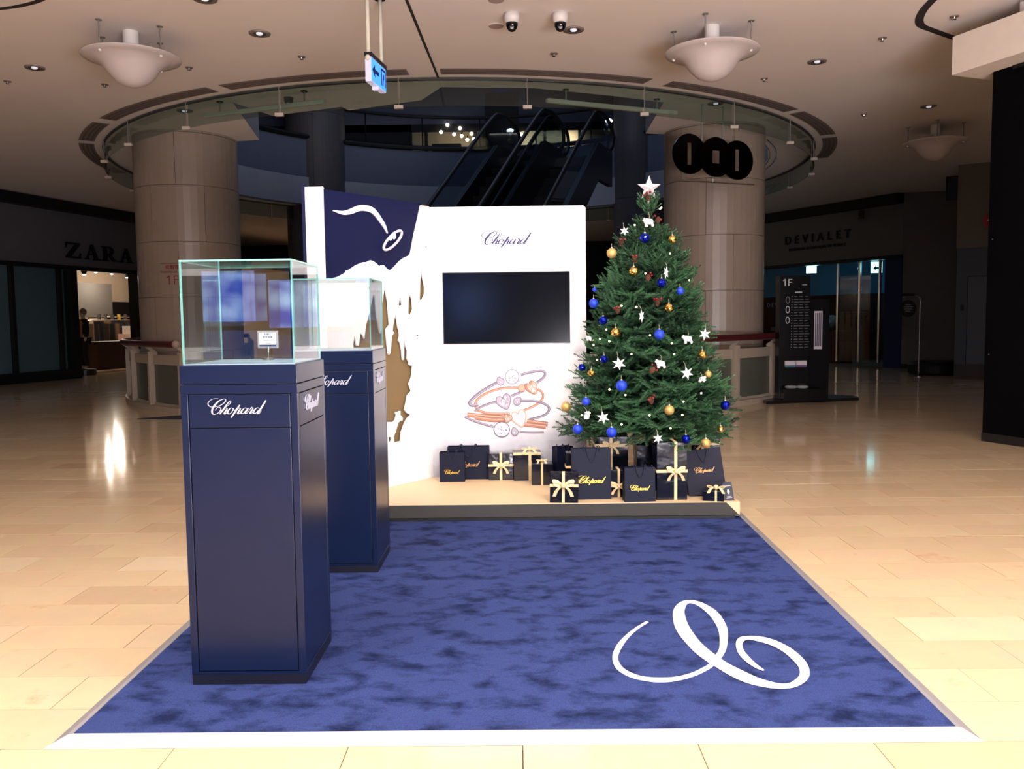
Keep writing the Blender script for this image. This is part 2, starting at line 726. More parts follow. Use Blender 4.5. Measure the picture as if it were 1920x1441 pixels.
A, B = arc_pts(RR - .02, 0, 2 * PI, 96), arc_pts(RR + .03, 0, 2 * PI, 96)
mb.strip([(x, y, HC - .02) for x, y in A], [(x, y, HC - .02) for x, y in B])
mb.build('top_channel', M('channel_dark', (58, 56, 56), .5), t, solid=.02)

# ------------------------------------------------------------------ columns clad in curved stone panels


def column(name, x, y, r, z1, mat, label, panels=True, bands=None):
    o = struct(MB().lathe([(r - .03, 0), (r - .03, z1)], 48).build(name, M('column_joint', (104, 88, 76), .8), None, loc=(x, y, 0)), label)
    zs = bands or [0, .98, 1.93, 2.89, 3.86, 4.76, z1]
    for j in range(len(zs) - 1):
        for i in range(6):
            a0 = math.radians(60 * i + (9 if j % 2 else 39)) + .004
            a1 = a0 + PI / 3 - .008
            q = 8
            mb = MB()
            I, O = arc_pts(r - .025, a0, a1, q, 0, 0), arc_pts(r, a0, a1, q, 0, 0)
            za, zb = zs[j] + .004, zs[j + 1] - .004
            w = q + 1
            vs = [(px, py, za) for px, py in O] + [(px, py, zb) for px, py in O] + [(px, py, za) for px, py in I] + [(px, py, zb) for px, py in I]
            fs = [(k, k + 1, w + k + 1, w + k) for k in range(q)]
            fs += [(w + k, w + k + 1, 3 * w + k + 1, 3 * w + k) for k in range(q)]
            fs += [(k + 1, k, 2 * w + k, 2 * w + k + 1) for k in range(q)]
            fs += [(0, w, 3 * w, 2 * w), (q, 2 * w + q, 3 * w + q, w + q)]
            mb.add(vs, fs)
            mb.build('stone_panel', mat, o, smooth=False)
    return o


colL = column('column', -6.02, 15.6, .897, HC, STONE, 'round beige stone clad column on the left with the red floor notice')
colR = column('column', 3.59, 15.6, .897, HC, STONE, 'round beige stone clad column on the right behind the three discs')
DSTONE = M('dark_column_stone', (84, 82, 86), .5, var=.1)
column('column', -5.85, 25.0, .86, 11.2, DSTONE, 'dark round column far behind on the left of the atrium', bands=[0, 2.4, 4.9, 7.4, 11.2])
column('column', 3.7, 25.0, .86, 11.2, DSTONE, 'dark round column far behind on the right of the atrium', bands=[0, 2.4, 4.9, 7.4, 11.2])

# floor notice printed on the left column
RED = M('notice_red', (140, 18, 34), .5)


def on_column(body, size, mat, par, cx, cy, r, ang, z, dz=.002, **k):
    me = text_mesh(body, size, mat, extrude=.001, **k)
    for v in me.vertices:
        a = ang + v.co.x / r
        v.co = (r * 0 + (r + .004 + v.co.z) * math.cos(a), (r + .004 + v.co.z) * math.sin(a), z + v.co.y)
    return put('notice_lettering', me, par, (0, 0, 0))


on_column('松智環', .082, RED, colL, 0, 0, .897, math.radians(-95.8), 2.44, align='LEFT', offset=.0015)
on_column('SONGZHI CIR', .047, RED, colL, 0, 0, .897, math.radians(-101.7), 2.36, align='LEFT')
on_column('1F', .23, RED, colL, 0, 0, .897, math.radians(-95.5), 2.215, align='LEFT', offset=-.002)
mb = MB()
P_ = [(.901 * math.cos(math.radians(a)), .901 * math.sin(math.radians(a))) for a in range(-102, -70, 4)]
mb.strip([(x, y, 2.508) for x, y in P_], [(x, y, 2.516) for x, y in P_])
mb.build('notice_line', M('notice_line_dark', (60, 40, 40), .5), colL)

# ------------------------------------------------------------------ upper floor seen through the opening
BLUEGREY = M('fascia_bluegrey', (92, 100, 122), .7)
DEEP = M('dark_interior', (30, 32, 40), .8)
WARMW = M('warm_cream_wall', (205, 190, 160), .7)


def wallbox(name, dims, mat, label=None, parent=None):
    o = MB().box(*dims).build(name, mat, parent)
    return o if parent else struct(o, label)


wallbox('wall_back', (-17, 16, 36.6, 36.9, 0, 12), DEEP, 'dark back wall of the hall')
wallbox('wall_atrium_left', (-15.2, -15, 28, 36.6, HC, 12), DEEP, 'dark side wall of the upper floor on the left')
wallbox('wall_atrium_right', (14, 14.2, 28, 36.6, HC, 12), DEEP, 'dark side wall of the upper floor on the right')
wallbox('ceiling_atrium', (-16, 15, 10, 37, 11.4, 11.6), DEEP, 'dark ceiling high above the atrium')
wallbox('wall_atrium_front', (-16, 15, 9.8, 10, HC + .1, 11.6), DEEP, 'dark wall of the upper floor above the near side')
# far balcony: fascia ring, dark rail, glass
mb = MB()
A, B = arc_pts(6.62, math.radians(-30), math.radians(210), 60, CX, 19.6), arc_pts(6.75, math.radians(-30), math.radians(210), 60, CX, 19.6)
w_ = len(A)
mb.add([(x, y, HC - .02) for x, y in A] + [(x, y, 6.6) for x, y in A] + [(x, y, HC - .02) for x, y in B] + [(x, y, 6.6) for x, y in B],
       [(i, i + 1, w_ + i + 1, w_ + i) for i in range(60)] + [(w_ + i, w_ + i + 1, 3 * w_ + i + 1, 3 * w_ + i) for i in range(60)] + [(2 * w_ + i + 1, 2 * w_ + i, 3 * w_ + i, 3 * w_ + i + 1) for i in range(60)])
balc = struct(mb.build('wall_balcony', BLUEGREY, fix=True), 'curved blue-grey balcony front of the upper floor')
mb = MB()
mb.tube([(x, y, 6.68) for x, y in arc_pts(6.6, math.radians(-30), math.radians(210), 60, CX, 19.6)], .07, 8)
mb.build('balcony_ledge', BLACK, balc)
mb = MB()
mb.tube([(x, y, 7.62) for x, y in arc_pts(6.66, math.radians(-30), math.radians(210), 60, CX, 19.6)], .045, 8)
mb.build('balcony_handrail', BLACK, balc)
for i in range(17):
    x, y = arc_pts(6.66, math.radians(-30 + 15 * i), 0, 1, CX, 19.6)[0]
    MB().tube([(x, y, 6.6), (x, y, 7.62)], .022, 6).build('balcony_post', DARKMETAL, balc)
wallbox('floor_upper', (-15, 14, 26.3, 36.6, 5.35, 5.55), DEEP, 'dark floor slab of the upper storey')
# dim shop on the upper floor with a few spotlights on
SY = 29.5
shop = struct(MB().box(-6, 6, SY + .6, SY + .8, 5.6, 8.2).build('wall_upper_shop', WARMW), 'pale wall of the upper floor shop')
MB().box(-9, 9, SY + .1, SY + .8, 8.2, 9.55).build('upper_fascia', BLUEGREY, shop)
MB().box(-9, 9, SY + .1, SY + .8, 9.55, 11.4).build('upper_dark_wall', DEEP, shop)
MB().box(-9, 9, SY + .05, SY + .12, 7.95, 8.2).build('shop_lintel', DEEP, shop)
MB().box(-9, -3.6, SY + .05, SY + .3, 5.6, 8.2).build('dark_shopfront', DEEP, shop)
MB().box(4.3, 9, SY + .05, SY + .3, 5.6, 8.2).build('dark_shopfront', DEEP, shop)
for x in (-3.1, -1.4, 1.0, 2.2, 3.2):
    MB().box(x - .05, x + .05, SY + .1, SY + .3, 5.6, 8.2).build('mullion', BLACK, shop)
MB().box(-1.05, .1, SY, SY + .3, 6.6, 9.2).build('dark_pier', BLACK, shop)
MB().box(-2.9, -1.9, SY + .1, SY + .5, 5.6, 7.55).build('dark_counter', BLACK, shop)
MB().box(-1.9, 4.3, SY + .2, SY + .5, 5.6, 7.35).build('dark_counter', M('dark_teal', (40, 52, 58), .6), shop)
BULB = M('bulb_glow', (255, 240, 215), .5, emit=(255, 240, 215), estr=9)
for i, (px, py) in enumerate([(835, 258), (847, 245), (859, 262), (870, 251), (873, 265), (883, 272), (891, 261), (895, 271), (982, 262)]):
    # angles of the lamps taken to metres on the shop wall
    x, z = (px - 960) / 1580 * SY - .008 * SY, 1.455 + (603 - .012 * (px - 960) - py) / 1580 * SY
    tg = thing('spotlight', 'lit spotlight in the dim upper floor shop, %s from the left' % ['first', 'second', 'third', 'fourth', 'fifth', 'sixth', 'seventh', 'eighth', 'ninth and last'][i], 'spotlight', (x, SY, z), group='lit spotlights of the upper floor shop')
    MB().sphere((0, 0, 0), .06, 8, 6).build('bulb', BULB, tg, smooth=True)
    MB().tube([(0, .02, .04), (0, .15, .15), (0, .3, .2)], .02, 6).build('stem', BLACK, tg)
area('upper_shop_light', (.6, SY + .1, 7.9), (.6, SY + .7, 6.8), 3, 45, (1, .88, .68), .3)
# small blue lit sign high up
BLUEL = M('blue_lit_panel', (60, 90, 255), .5, emit=(40, 75, 255), estr=1.6)
tg = thing('blue_sign', 'small blue lit sign high in the dark upper floor', 'sign', (-.5, SY - .04, 9.5))
MB().box(-.14, .14, 0, .08, -.07, .07).build('sign_face', BLUEL, tg)
MB().box(-.16, .16, .08, .14, -.09, .09).build('frame', BLACK, tg)
tg = thing('window_box', 'dark window frame with a pale edge high in the upper floor', 'window', (-1.9, SY + .03, 9.75))
for d in ((-.6, .55, 0, .06, -.22, -.18), (.5, .55, 0, .06, -.22, .3)):
    MB().box(*d).build('frame_bar', M('pale_blue_frame', (150, 165, 190), .5), tg)
MB().box(-.6, .5, .04, .07, -.18, .3).build('pane', M('dark_pane', (24, 30, 48), .2), tg)
# bright lamp at the right end of the balcony
tg = thing('wall_lamp', 'bright white lamp beside the right escalator top', 'lamp', (2.55, 23.6, 6.82))
MB().lathe([(.05, -.35), (.12, -.3), (.14, -.04), (.1, 0)], 12).build('holder', CHROME, tg, smooth=True)
MB().sphere((0, 0, .05), .1, 12, 8, sz=.6).build('bulb', M('white_lamp_glow', (255, 255, 250), .5, emit=(245, 250, 255), estr=6), tg, smooth=True)
MB().tube([(0, .05, -.3), (0, .3, -.6), (0, .3, -1.0)], .03, 6).build('post', DARKMETAL, tg)

# ------------------------------------------------------------------ pair of escalators
HAND = M('handrail_rubber', (8, 8, 10), .6)
SKIRT = M('escalator_skirt', (26, 28, 34), .35, .5)
STEP = M('escalator_step', (36, 37, 42), .5, .4)
EGLASS = glass_mat('escalator_glass', (.62, .68, .72))


def escalator(x0, label):
    """local frame: +Y is the way up; origin at the top landing edge centre"""
    ang = math.atan2(-(.95), 2.5)
    t = thing('escalator', label, 'escalator', (x0[0], x0[1], 5.2), (0, 0, ang))
    run, rise, w = 6.9, 4.85, .52
    sl_ = rise / run

    def prof(lo, hi):
        return [(-run, -rise + lo), (-.0, lo), (1.2, lo), (1.2, hi), (-.0, hi), (-run, -rise + hi)]
    for s in (-1, 1):
        x = s * w
        mb = MB()
        pr = prof(-.55, .28)
        n = len(pr)
        for dx in (0, .12 * s):
            mb.add([(x + dx, y, z) for y, z in pr], [])
        mb.f += [tuple(range(n)), tuple(range(2 * n - 1, n - 1, -1))] + [(i, (i + 1) % n, n + (i + 1) % n, n + i) for i in range(n)]
        mb.mi += [0] * (n + 2)
        mb.build('truss_side', SKIRT, t, fix=True)
        mb = MB()
        pr = [(-run, -rise + .28), (0, .28), (1.2, .28), (1.45, .6), (1.2, .93), (0, .97), (-run, -rise + .93)]
        n = len(pr)
        xx = x + .05 * s
        mb.add([(xx, y, z) for y, z in pr] + [(xx + .012, y, z) for y, z in pr], [tuple(range(n)), tuple(range(2 * n - 1, n - 1, -1))] + [(i, (i + 1) % n, n + (i + 1) % n, n + i) for i in range(n)])
        mb.build('glass_balustrade', EGLASS, t, fix=True)
        path = smooth_path([(xx, -run, -rise + .95), (xx, -run * .5, -rise * .5 + .97), (xx, -.5, .66), (xx, .3, 1.02), (xx, 1.1, 1.0), (xx, 1.5, .8), (xx, 1.5, .5), (xx, 1.25, .32)], 5)
        MB().tube(path, .045, 8).build('handrail', HAND, t, smooth=True)
    for k in range(19):
        y = -run + .36 * k
        z = -rise + .36 * k * sl_
        MB().box(-w, w, y, y + .38, z - .28, z - .02).build('step', STEP, t)
    MB().box(-w, w, 0, 1.3, -.2, 0).build('landing_plate', CHROME, t)
    return t


e1 = escalator((.08, 19.6), 'dark left escalator rising behind the white display wall')
e2 = escalator((1.3, 19.85), 'dark right escalator rising behind the display towards the lamp')

# ------------------------------------------------------------------ left shopfront
u = Vector((1.4, 5.6, 0)).normalized()
LANG = math.atan2(u.y, u.x)
FAC = M('left_facade_paint', (96, 96, 104), .75)
# local frame: +X runs away along the shopfront, -Y faces the hall... (normal towards +x world)
wl = struct(MB().box(-6.5, 2.62, 0, .3, 3.08, HC).build('wall_left', FAC, None, loc=(-12.9, 20.6, 0), rot=(0, 0, LANG)), 'dark shopfront wall on the left')
MB().box(2.62, 9.0, 0, .3, 3.08, HC).build('upper_panel', FAC, wl)
MB().box(-6.5, 9.0, -.3, .02, HC - .28, HC - .02).build('cornice_gap', BLACK, wl)
MB().box(-6.5, 9.0, -.05, .05, 2.98, 3.09).build('lintel', BLACK, wl)
MB().box(-6.5, 2.6, -.06, .3, 0, .26).build('plinth_band', BLACK, wl)
MB().box(5.42, 9.0, -.02, .3, 0, 3.0).build('end_panel', M('end_panel_dark', (52, 50, 52), .7), wl)
for a, b in ((-6.4, -3.6), (-3.5, -1.2), (-1.1, .66), (.74, 2.23), (2.31, 2.62)):
    MB().box(a, b, .05, .07, .26, 2.98).build('glass_pane', SHOPGLASS, wl)
for a in (-3.55, -1.15, .70, 2.27):
    MB().box(a - .045, a + .045, -.02, .1, .26, 2.98).build('mullion', BLACK, wl)
MB().box(2.62, 2.86, -.04, .3, 0, 2.98).build('door_jamb', BLACK, wl)
MB().box(5.32, 5.46, -.04, .3, 0, 2.98).build('door_jamb', BLACK, wl)
MB().box(-6.4, 2.7, .2, .24, .1, 3.0).build('window_backing', M('grey_blind', (150, 168, 176), .8), wl)
MB().box(2.62, 2.7, .2, .9, 0, 3.0).build('window_return', DARKMETAL, wl)
# letters of the fascia: Z A R A with thick and thin strokes
LET = M('sign_letter_black', (10, 10, 12), .5)


def serif_word():
    mb = MB()
    t_, k_, h = .045, .13, .42

    def q(*p):
        mb.prism(list(p), 0, .05)
    x = 0
    # Z
    q((x, h), (x + .5, h), (x + .5, h - t_), (x, h - t_))
    q((x, h), (x, h - .15), (x + .04, h - .05))
    q((x + .34, h - t_), (x + .5, h - t_), (x + .16, t_), (x, t_))
    q((x, 0), (x + .52, 0), (x + .52, t_), (x, t_))
    q((x + .52, 0), (x + .52, .15), (x + .47, .045))
    x += .68

    def letter_a(x):
        q((x + .06, 0), (x + .1, 0), (x + .3, h), (x + .26, h))
        q((x + .24, h), (x + .32, h), (x + .52, 0), (x + .38, 0))
        q((x + .14, .13), (x + .42, .13), (x + .4, .165), (x + .15, .165))
        q((x, 0), (x + .17, 0), (x + .17, .03), (x, .03))
        q((x + .32, 0), (x + .6, 0), (x + .6, .03), (x + .32, .03))
    letter_a(x)
    x += .68
    q((x + .06, 0), (x + .19, 0), (x + .19, h), (x + .06, h))
    q((x, 0), (x + .25, 0), (x + .25, .03), (x, .03))
    q((x, h), (x + .3, h), (x + .3, h - .03), (x, h - .03))
    o_ = [(x + .28 + .19 * math.cos(a), h - .12 + .12 * math.sin(a)) for a in [PI / 2 - PI * i / 10 for i in range(11)]]
    i_ = [(x + .28 + .07 * math.cos(a), h - .12 + .09 * math.sin(a)) for a in [PI / 2 - PI * i / 10 for i in range(11)]]
    for j in range(10):
        q(o_[j], o_[j + 1], i_[j + 1], i_[j])
    q((x + .19, h - .24), (x + .3, h - .24), (x + .3, h - .205), (x + .19, h - .205))
    q((x + .22, h - .22), (x + .34, h - .22), (x + .58, 0), (x + .44, 0))
    q((x + .4, 0), (x + .64, 0), (x + .64, .03), (x + .4, .03))
    x += .72
    letter_a(x)
    return mb


serif_word().build('sign_lettering', LET, wl, loc=(2.5, -.02, 3.3), rot=(PI / 2, 0, 0), fix=True)
# lit shop interior behind the doorway (local frame of the wall: +Y goes into the shop)
SHOPW = M('shop_wall_cream', (214, 196, 176), .8)
inn = struct(MB().box(-2, 15.5, 7.0, 7.2, 0, 4.2).build('wall_shop_back', SHOPW, None, loc=(-12.9, 20.6, 0), rot=(0, 0, LANG)), 'cream back wall inside the lit shop on the left')
MB().box(-2, 15.5, .35, 7.0, 3.6, 3.7).build('shop_ceiling', SHOPW, inn)
MB().box(15.4, 15.5, .35, 7.2, 0, 3.7).build('side_wall', SHOPW, inn)
MB().box(-2.1, -2, .35, 7.2, 0, 3.7).build('side_wall', SHOPW, inn)
MB().box(7.5, 10.5, 5.2, 5.3, 1.75, 3.0).build('grey_screen', M('grey_screen', (112, 108, 104), .7), inn)
MB().box(12.2, 14.6, 6.8, 7.0, 1.5, 2.4).build('dark_niche', DARKMETAL, inn)
lo = Vector((-12.9, 20.6, 0))


def left_at(a, d, z):
    return lo + u * a + Vector((-u.y, u.x, 0)) * d + Vector((0, 0, z))


for i, (a, d, z) in enumerate([(6.2, 2.6, 3.3), (6.9, 2.8, 3.3), (4.2, .9, 3.05), (8.6, 3.6, 3.35), (7.4, 4.2, 3.1), (6.9, 1.6, 3.1), (7.6, 1.9, 3.1)]):
    tg = thing('track_spotlight', 'small track spotlight in the lit left shop, ' + ['front left', 'front middle', 'nearest the left jamb', 'middle of the ceiling', 'rear left', 'right front', 'right end'][i], 'spotlight', left_at(a, d, z), (0, 0, LANG), group='track spotlights of the lit left shop')
    MB().lathe([(.05, -.1), (.09, .0), (.09, .12), (.04, .16)], 10).build('lamp_head', BLACK, tg, smooth=True)
    MB().box(-.012, .012, -.012, .012, .15, 3.6 - z).build('stem', BLACK, tg)
    MB().sphere((0, 0, -.1), .055, 8, 6, sz=.5).build('bulb', BULB, tg, smooth=True)
for a_, d_ in ((6.4, 2.2), (8.2, 3.2), (9.4, 4.4), (11.5, 5.2)):
    point('shop_light', left_at(a_, d_, 2.95), 55, (1, .86, .7), .03)
# clothes and table in the shop
tg = thing('clothes_rail', 'rail of hanging dark clothes inside the lit shop on the left', 'clothes rail', left_at(8.3, 3.6, 0), (0, 0, LANG))
MB().tube([(-1.9, 0, 0), (-1.9, 0, 1.62), (1.9, 0, 1.62), (1.9, 0, 0)], .02, 6).build('frame', CHROME, tg)
for k in range(14):
    x = -1.7 + .25 * k
    c = [(30, 28, 30), (60, 44, 38), (24, 24, 28), (120, 92, 70), (44, 40, 46)][k % 5]
    MB().prism([(x - .03, -.22), (x + .05, -.2), (x + .06, .2), (x - .02, .22)], .75 + .1 * (k % 3), 1.5).build('hanging_garment', M('garment%d' % (k % 5), c, .9), tg)
tg = thing('display_table', 'dark wooden display table inside the lit shop doorway', 'table', left_at(6.3, 1.9, 0), (0, 0, LANG))
MB().box(-1.0, 1.2, -.4, .4, .88, .94).build('table_top', M('dark_wood', (70, 42, 32), .45), tg)
MB().box(-.95, 1.15, -.36, .36, .05, .88).build('body', M('dark_wood', (70, 42, 32), .45), tg)
tg = thing('clothes_shelf', 'pink-white shelf unit with upright folded clothes in the lit shop', 'shelf', left_at(8.35, 2.45, 0), (0, 0, LANG))
MB().box(-.6, .9, -.3, .3, 0, 1.15).build('body', M('pink_white_shelf', (240, 196, 180), .7), tg)
for k in range(7):
    MB().box(-.5 + .19 * k, -.36 + .19 * k, -.2, .2, 1.15, 1.42 + .1 * (k % 3)).build('folded_garment', M('garment_s%d' % (k % 3), [(235, 225, 215), (50, 44, 48), (150, 60, 60)][k % 3], .9), tg)
tg = thing('clothes_rail', 'steel rail with yellow-tipped hangers beside the right door jamb of the lit shop', 'clothes rail', left_at(10.6, 5.0, 0), (0, 0, LANG))
MB().tube([(-1.6, 0, 0), (-1.6, 0, 1.75), (1.2, 0, 1.75), (1.2, 0, 0)], .022, 6).build('frame', CHROME, tg)
for k in range(6):
    x = -1.1 + .35 * k
    MB().prism([(x - .03, -.2), (x + .05, -.2), (x + .05, .2), (x - .03, .2)], 1.0, 1.6).build('hanging_garment', M('garment%d' % ((k + 2) % 5), (40, 40, 44), .9), tg)
    MB().prism([(x, -.05), (x + .06, -.05), (x + .06, .05), (x, .05)], 1.62, 1.86).build('hanger', M('yellow_hanger', (236, 190, 70), .6) if k == 3 else CHROME, tg)

# dressed mannequin in the doorway: one skinned body, clothes as thin shells over it
DRESS = M('dark_jacket_cloth', (16, 16, 20), .9)
SKIN = M('mannequin_skin', (214, 184, 160), .6)


def skinned(name, verts, edges, radii, mat, parent, levels=1):
    me = bpy.data.meshes.new(name)
    me.from_pydata(verts, edges, [])
    o = bpy.data.objects.new(name, me)
    COL.objects.link(o)
    sk = o.modifiers.new('skin', 'SKIN')
    for i, r in enumerate(radii):
        r = r if isinstance(r, tuple) else (r, r)
        me.skin_vertices[0].data[i].radius = r
    me.skin_vertices[0].data[0].use_root = True
    sb = o.modifiers.new('sub', 'SUBSURF')
    sb.levels = sb.render_levels = levels
    dg = bpy.context.evaluated_depsgraph_get()
    m2 = bpy.data.meshes.new_from_object(o.evaluated_get(dg))
    bpy.data.objects.remove(o)
    m2.materials.clear()
    m2.materials.append(mat)
    m2.polygons.foreach_set('use_smooth', [True] * len(m2.polygons))
    return put(name, m2, parent)


man = thing('mannequin', 'mannequin in a dark jacket and trousers standing in the lit shop doorway', 'mannequin', left_at(3.95, .8, 0), (0, 0, LANG - PI / 2 - .5))
MB().lathe([(.3, 0), (.3, .16), (.28, .18)], 24).build('podium', M('podium_black', (20, 20, 22), .4), man)
V_ = [(0, 0, 1.1), (0, 0, 1.25), (0, .01, 1.45), (0, 0, 1.6), (0, 0, 1.68), (0, -.01, 1.76), (0, -.01, 1.88),
      (.19, 0, 1.56), (.24, .02, 1.3), (.26, -.05, 1.08), (.27, -.08, 1.0),
      (-.19, 0, 1.56), (-.24, .02, 1.3), (-.26, -.05, 1.08), (-.27, -.08, 1.0),
      (.1, 0, 1.02), (.11, -.01, .62), (.11, .02, .26), (.11, -.12, .2),
      (-.1, 0, 1.02), (-.11, -.01, .62), (-.11, .02, .26), (-.11, -.12, .2)]
E_ = [(0, 1), (1, 2), (2, 3), (3, 4), (4, 5), (5, 6), (3, 7), (7, 8), (8, 9), (9, 10), (3, 11), (11, 12), (12, 13), (13, 14), (0, 15), (15, 16), (16, 17), (17, 18), (0, 19), (19, 20), (20, 21), (21, 22)]
R_ = [(.15, .11), (.13, .1), (.16, .11), (.12, .09), .05, .085, .085, .06, .05, .038, .03, .06, .05, .038, .03, .09, .06, .045, .035, .09, .06, .045, .035]
skinned('body', V_, E_, R_, SKIN, man, 2)
skinned('jacket', V_[:4] + V_[7:10] + V_[11:14], [(0, 1), (1, 2), (2, 3), (3, 4), (4, 5), (5, 6), (3, 7), (7, 8), (8, 9)],
        [(.17, .13), (.15, .12), (.18, .13), (.13, .1), .075, .066, .052, .075, .066, .052], DRESS, man, 2)
skinned('trousers', [V_[0], V_[15], V_[16], (.11, .02, .24), V_[19], V_[20], (-.11, .02, .24)], [(0, 1), (1, 2), (2, 3), (0, 4), (4, 5), (5, 6)],
        [(.165, .125), .105, .075, .062, .105, .075, .062], DRESS, man, 2)
MB().sphere((0, .015, 1.85), .1, 14, 10, sz=1.1).build('hair', M('mannequin_hair', (150, 128, 104), .8), man, smooth=True)
skinned('scarf', [(.1, -.1, 1.6), (.13, -.13, 1.4), (.14, -.13, 1.1)], [(0, 1), (1, 2)], [(.05, .02), (.06, .02), (.05, .02)], M('camel_scarf', (176, 122, 72), .9), man)

# ------------------------------------------------------------------ right shopfronts
RW = M('right_facade_paint', (118, 116, 112), .75)
d2 = Vector((10.59 - 8.0, 23.44 - 28.4, 0)).normalized()
RANG = math.atan2(d2.y, d2.x)
# local frame: +X runs nearer to the viewer along the front, +Y is into the shop
RO = (8.0, 28.4, 0)
wr = struct(MB().box(-3.0, 5.6, 0, .3, 3.12, HC).build('wall_right', RW, None, loc=RO, rot=(0, 0, RANG)), 'dim shopfront wall on the right')
MB().box(-3.0, 5.6, -.25, .02, HC - .28, HC - .02).build('cornice_gap', BLACK, wr)
MB().box(-3.0, 5.6, -.02, .32, 3.04, 3.13).build('lintel', DARKMETAL, wr)
MB().box(5.05, 5.6, -.02, .3, 0, 3.06).build('door_jamb', M('blue_dark_panel', (20, 40, 92), .5), wr)
me = text_mesh('DEVIALET', .36, LET, extrude=.02, offset=.004, spacing=1.8)
put('sign_lettering', me, wr, (2.55, -.03, 3.86), (PI / 2, 0, 0))
put('sign_lettering', text_mesh('INGÉNIERIE ACOUSTIQUE DE FRANCE', .12, LET, extrude=.01, spacing=1.1), wr, (2.55, -.02, 3.57), (PI / 2, 0, 0))
pf = struct(MB().box(0, 1.6, 0, .3, 0, HC).build('wall_pillar', RW, None, loc=(10.58, 23.45, 0), rot=(0, 0, -.25)), 'pale wall pillar right of the shop entrance')
MB().box(.0, 1.6, -.02, .0, 0, .12).build('skirting', DARKMETAL, pf)
# nearer wall with the flush blue-grey door
BW = M('bluegrey_wall', (84, 98, 114), .7)
nw = struct(MB().box(0, 2.6, 0, .2, 0, HC).build('wall_service', BW, None, loc=(9.93, 19.27, 0), rot=(0, 0, -.55)), 'blue-grey service wall at the right')
MB().box(0, 2.6, -.02, 0, 0, .34).build('skirting', M('speckled_skirting', (38, 38, 42), .5, var=.3, scale=80), nw)
MB().box(-.02, 2.6, -.03, 0, 2.95, HC).build('upper_panel', RW, nw)
dr = MB().box(.24, 1.3, -.012, 0, .36, 2.3).build('door_leaf', M('door_bluegrey', (92, 106, 122), .6), nw)
MB().box(.225, .238, -.014, 0, .34, 2.32).build('door_gap', BLACK, dr)
MB().box(.225, 1.3, -.014, 0, 2.305, 2.32).build('door_gap', BLACK, dr)
MB().box(.1, .16, -.03, 0, 1.55, 1.68).build('switch', BLACK, nw)
tg = thing('arrow_sign', 'round red sign with a white up arrow on the far right wall', 'sign', (10.38, 18.72, 3.5), (0, 0, -.55))
MB().lathe([(.17, 0), (.17, .02)], 24).xf(Matrix.Rotation(PI / 2, 4, 'X')).build('disc', M('sign_red', (160, 30, 44), .5), tg)
for q in ([(-.012, -.12), (.012, -.12), (.012, .1), (-.012, .1)], [(0, .125), (-.09, .0), (-.06, -.005), (0, .08)], [(0, .125), (.09, .0), (.06, -.005), (0, .08)]):
    MB().prism(q, .021, .026).xf(Matrix.Rotation(PI / 2, 4, 'X')).build('arrow', WHITE, tg, fix=True)
tg = thing('air_grille', 'large dark air grille high on the far right wall', 'air vent', (10.2, 20.4, 4.45), (0, 0, -.7))
MB().box(0, 2.2, 0, .05, -.28, .28).build('frame', M('grille_dark', (30, 30, 34), .6), tg)
for k in range(9):
    MB().box(.05 + .24 * k, .25 + .24 * k, -.02, 0, -.25, .25).build('slat', M('grille_slat', (52, 52, 56), .6), tg)
tg = thing('alarm_box', 'small dark alarm box on the right wall above the entrance', 'alarm', (9.9, 24.55, 4.35), (0, 0, RANG))
MB().box(-.08, .08, -.06, .0, -.12, .12).build('body', M('alarm_red', (70, 20, 24), .5), tg, bevel=.01)
MB().box(-.05, .05, -.075, -.06, -.05, .05).build('lens', BLACK, tg)

# interior of the right shop
ri = struct(MB().box(-5.0, 5.6, 3.2, 3.4, 2.2, 3.6).build('wall_shop_right', M('blue_lit_wall', (90, 140, 175), .8), None, loc=RO, rot=(0, 0, RANG)), 'back wall inside the right shop')
MB().box(-5.0, 5.6, 3.15, 3.4, 0, 2.2).build('dark_red_panel', M('dark_red_panel', (60, 12, 14), .6), ri)
MB().box(-3.0, 5.6, .3, 3.4, 3.5, 3.6).build('shop_ceiling', M('blue_lit_wall', (90, 140, 175), .8), ri)
MB().box(5.5, 5.6, .3, 3.4, 0, 3.6).build('side_wall', M('blue_dark_panel', (20, 40, 92), .5), ri)
put('lettering', text_mesh('DEV', .22, M('dim_white', (170, 170, 172), .6), extrude=.01, spacing=1.6), ri, (-2.47, 3.1, 1.9), (PI / 2, 0, 0))
for x in (3.1, 3.9, 4.6):
    MB().box(x - .03, x + .03, .3, .36, .1, 3.1).build('door_post', CHROME, ri)
for k, x in enumerate((3.5, 4.25)):
    MB().box(x - .33, x + .31, .32, .335, .1, 3.05).build('glass_pane', SHOPGLASS, ri)
tg = thing('shop_counter', 'dark red counter inside the right shop entrance', 'counter', (9.1, 27.7, 0), (0, 0, RANG))
MB().box(-1.0, 1.75, 0, .6, 0, 1.0).build('body', M('counter_red', (66, 14, 14), .5), tg)
MB().box(-1.1, -.2, -.05, .65, 1.0, 1.12).build('counter_top', M('counter_top_grey', (90, 92, 92), .4), tg)
tg = thing('round_speaker', 'round pale speaker on the counter in the right shop', 'speaker', (9.85, 26.6, 1.0), (0, 0, RANG))
MB().sphere((0, 0, .3), .2, 16, 10).build('body', M('speaker_grey', (120, 124, 130), .4), tg, smooth=True)
MB().lathe([(.11, 0), (.11, .02)], 16).xf(Matrix.Translation((0, -.19, .3)) @ Matrix.Rotation(PI / 2, 4, 'X')).build('cone', WHITE, tg)
MB().lathe([(.09, 0), (.04, .03), (.03, .12)], 12).build('foot', DARKMETAL, tg)
tg = thing('round_speaker', 'smaller dark round speaker left of the pale speaker in the right shop', 'speaker', (9.5, 26.9, 1.0), (0, 0, RANG))
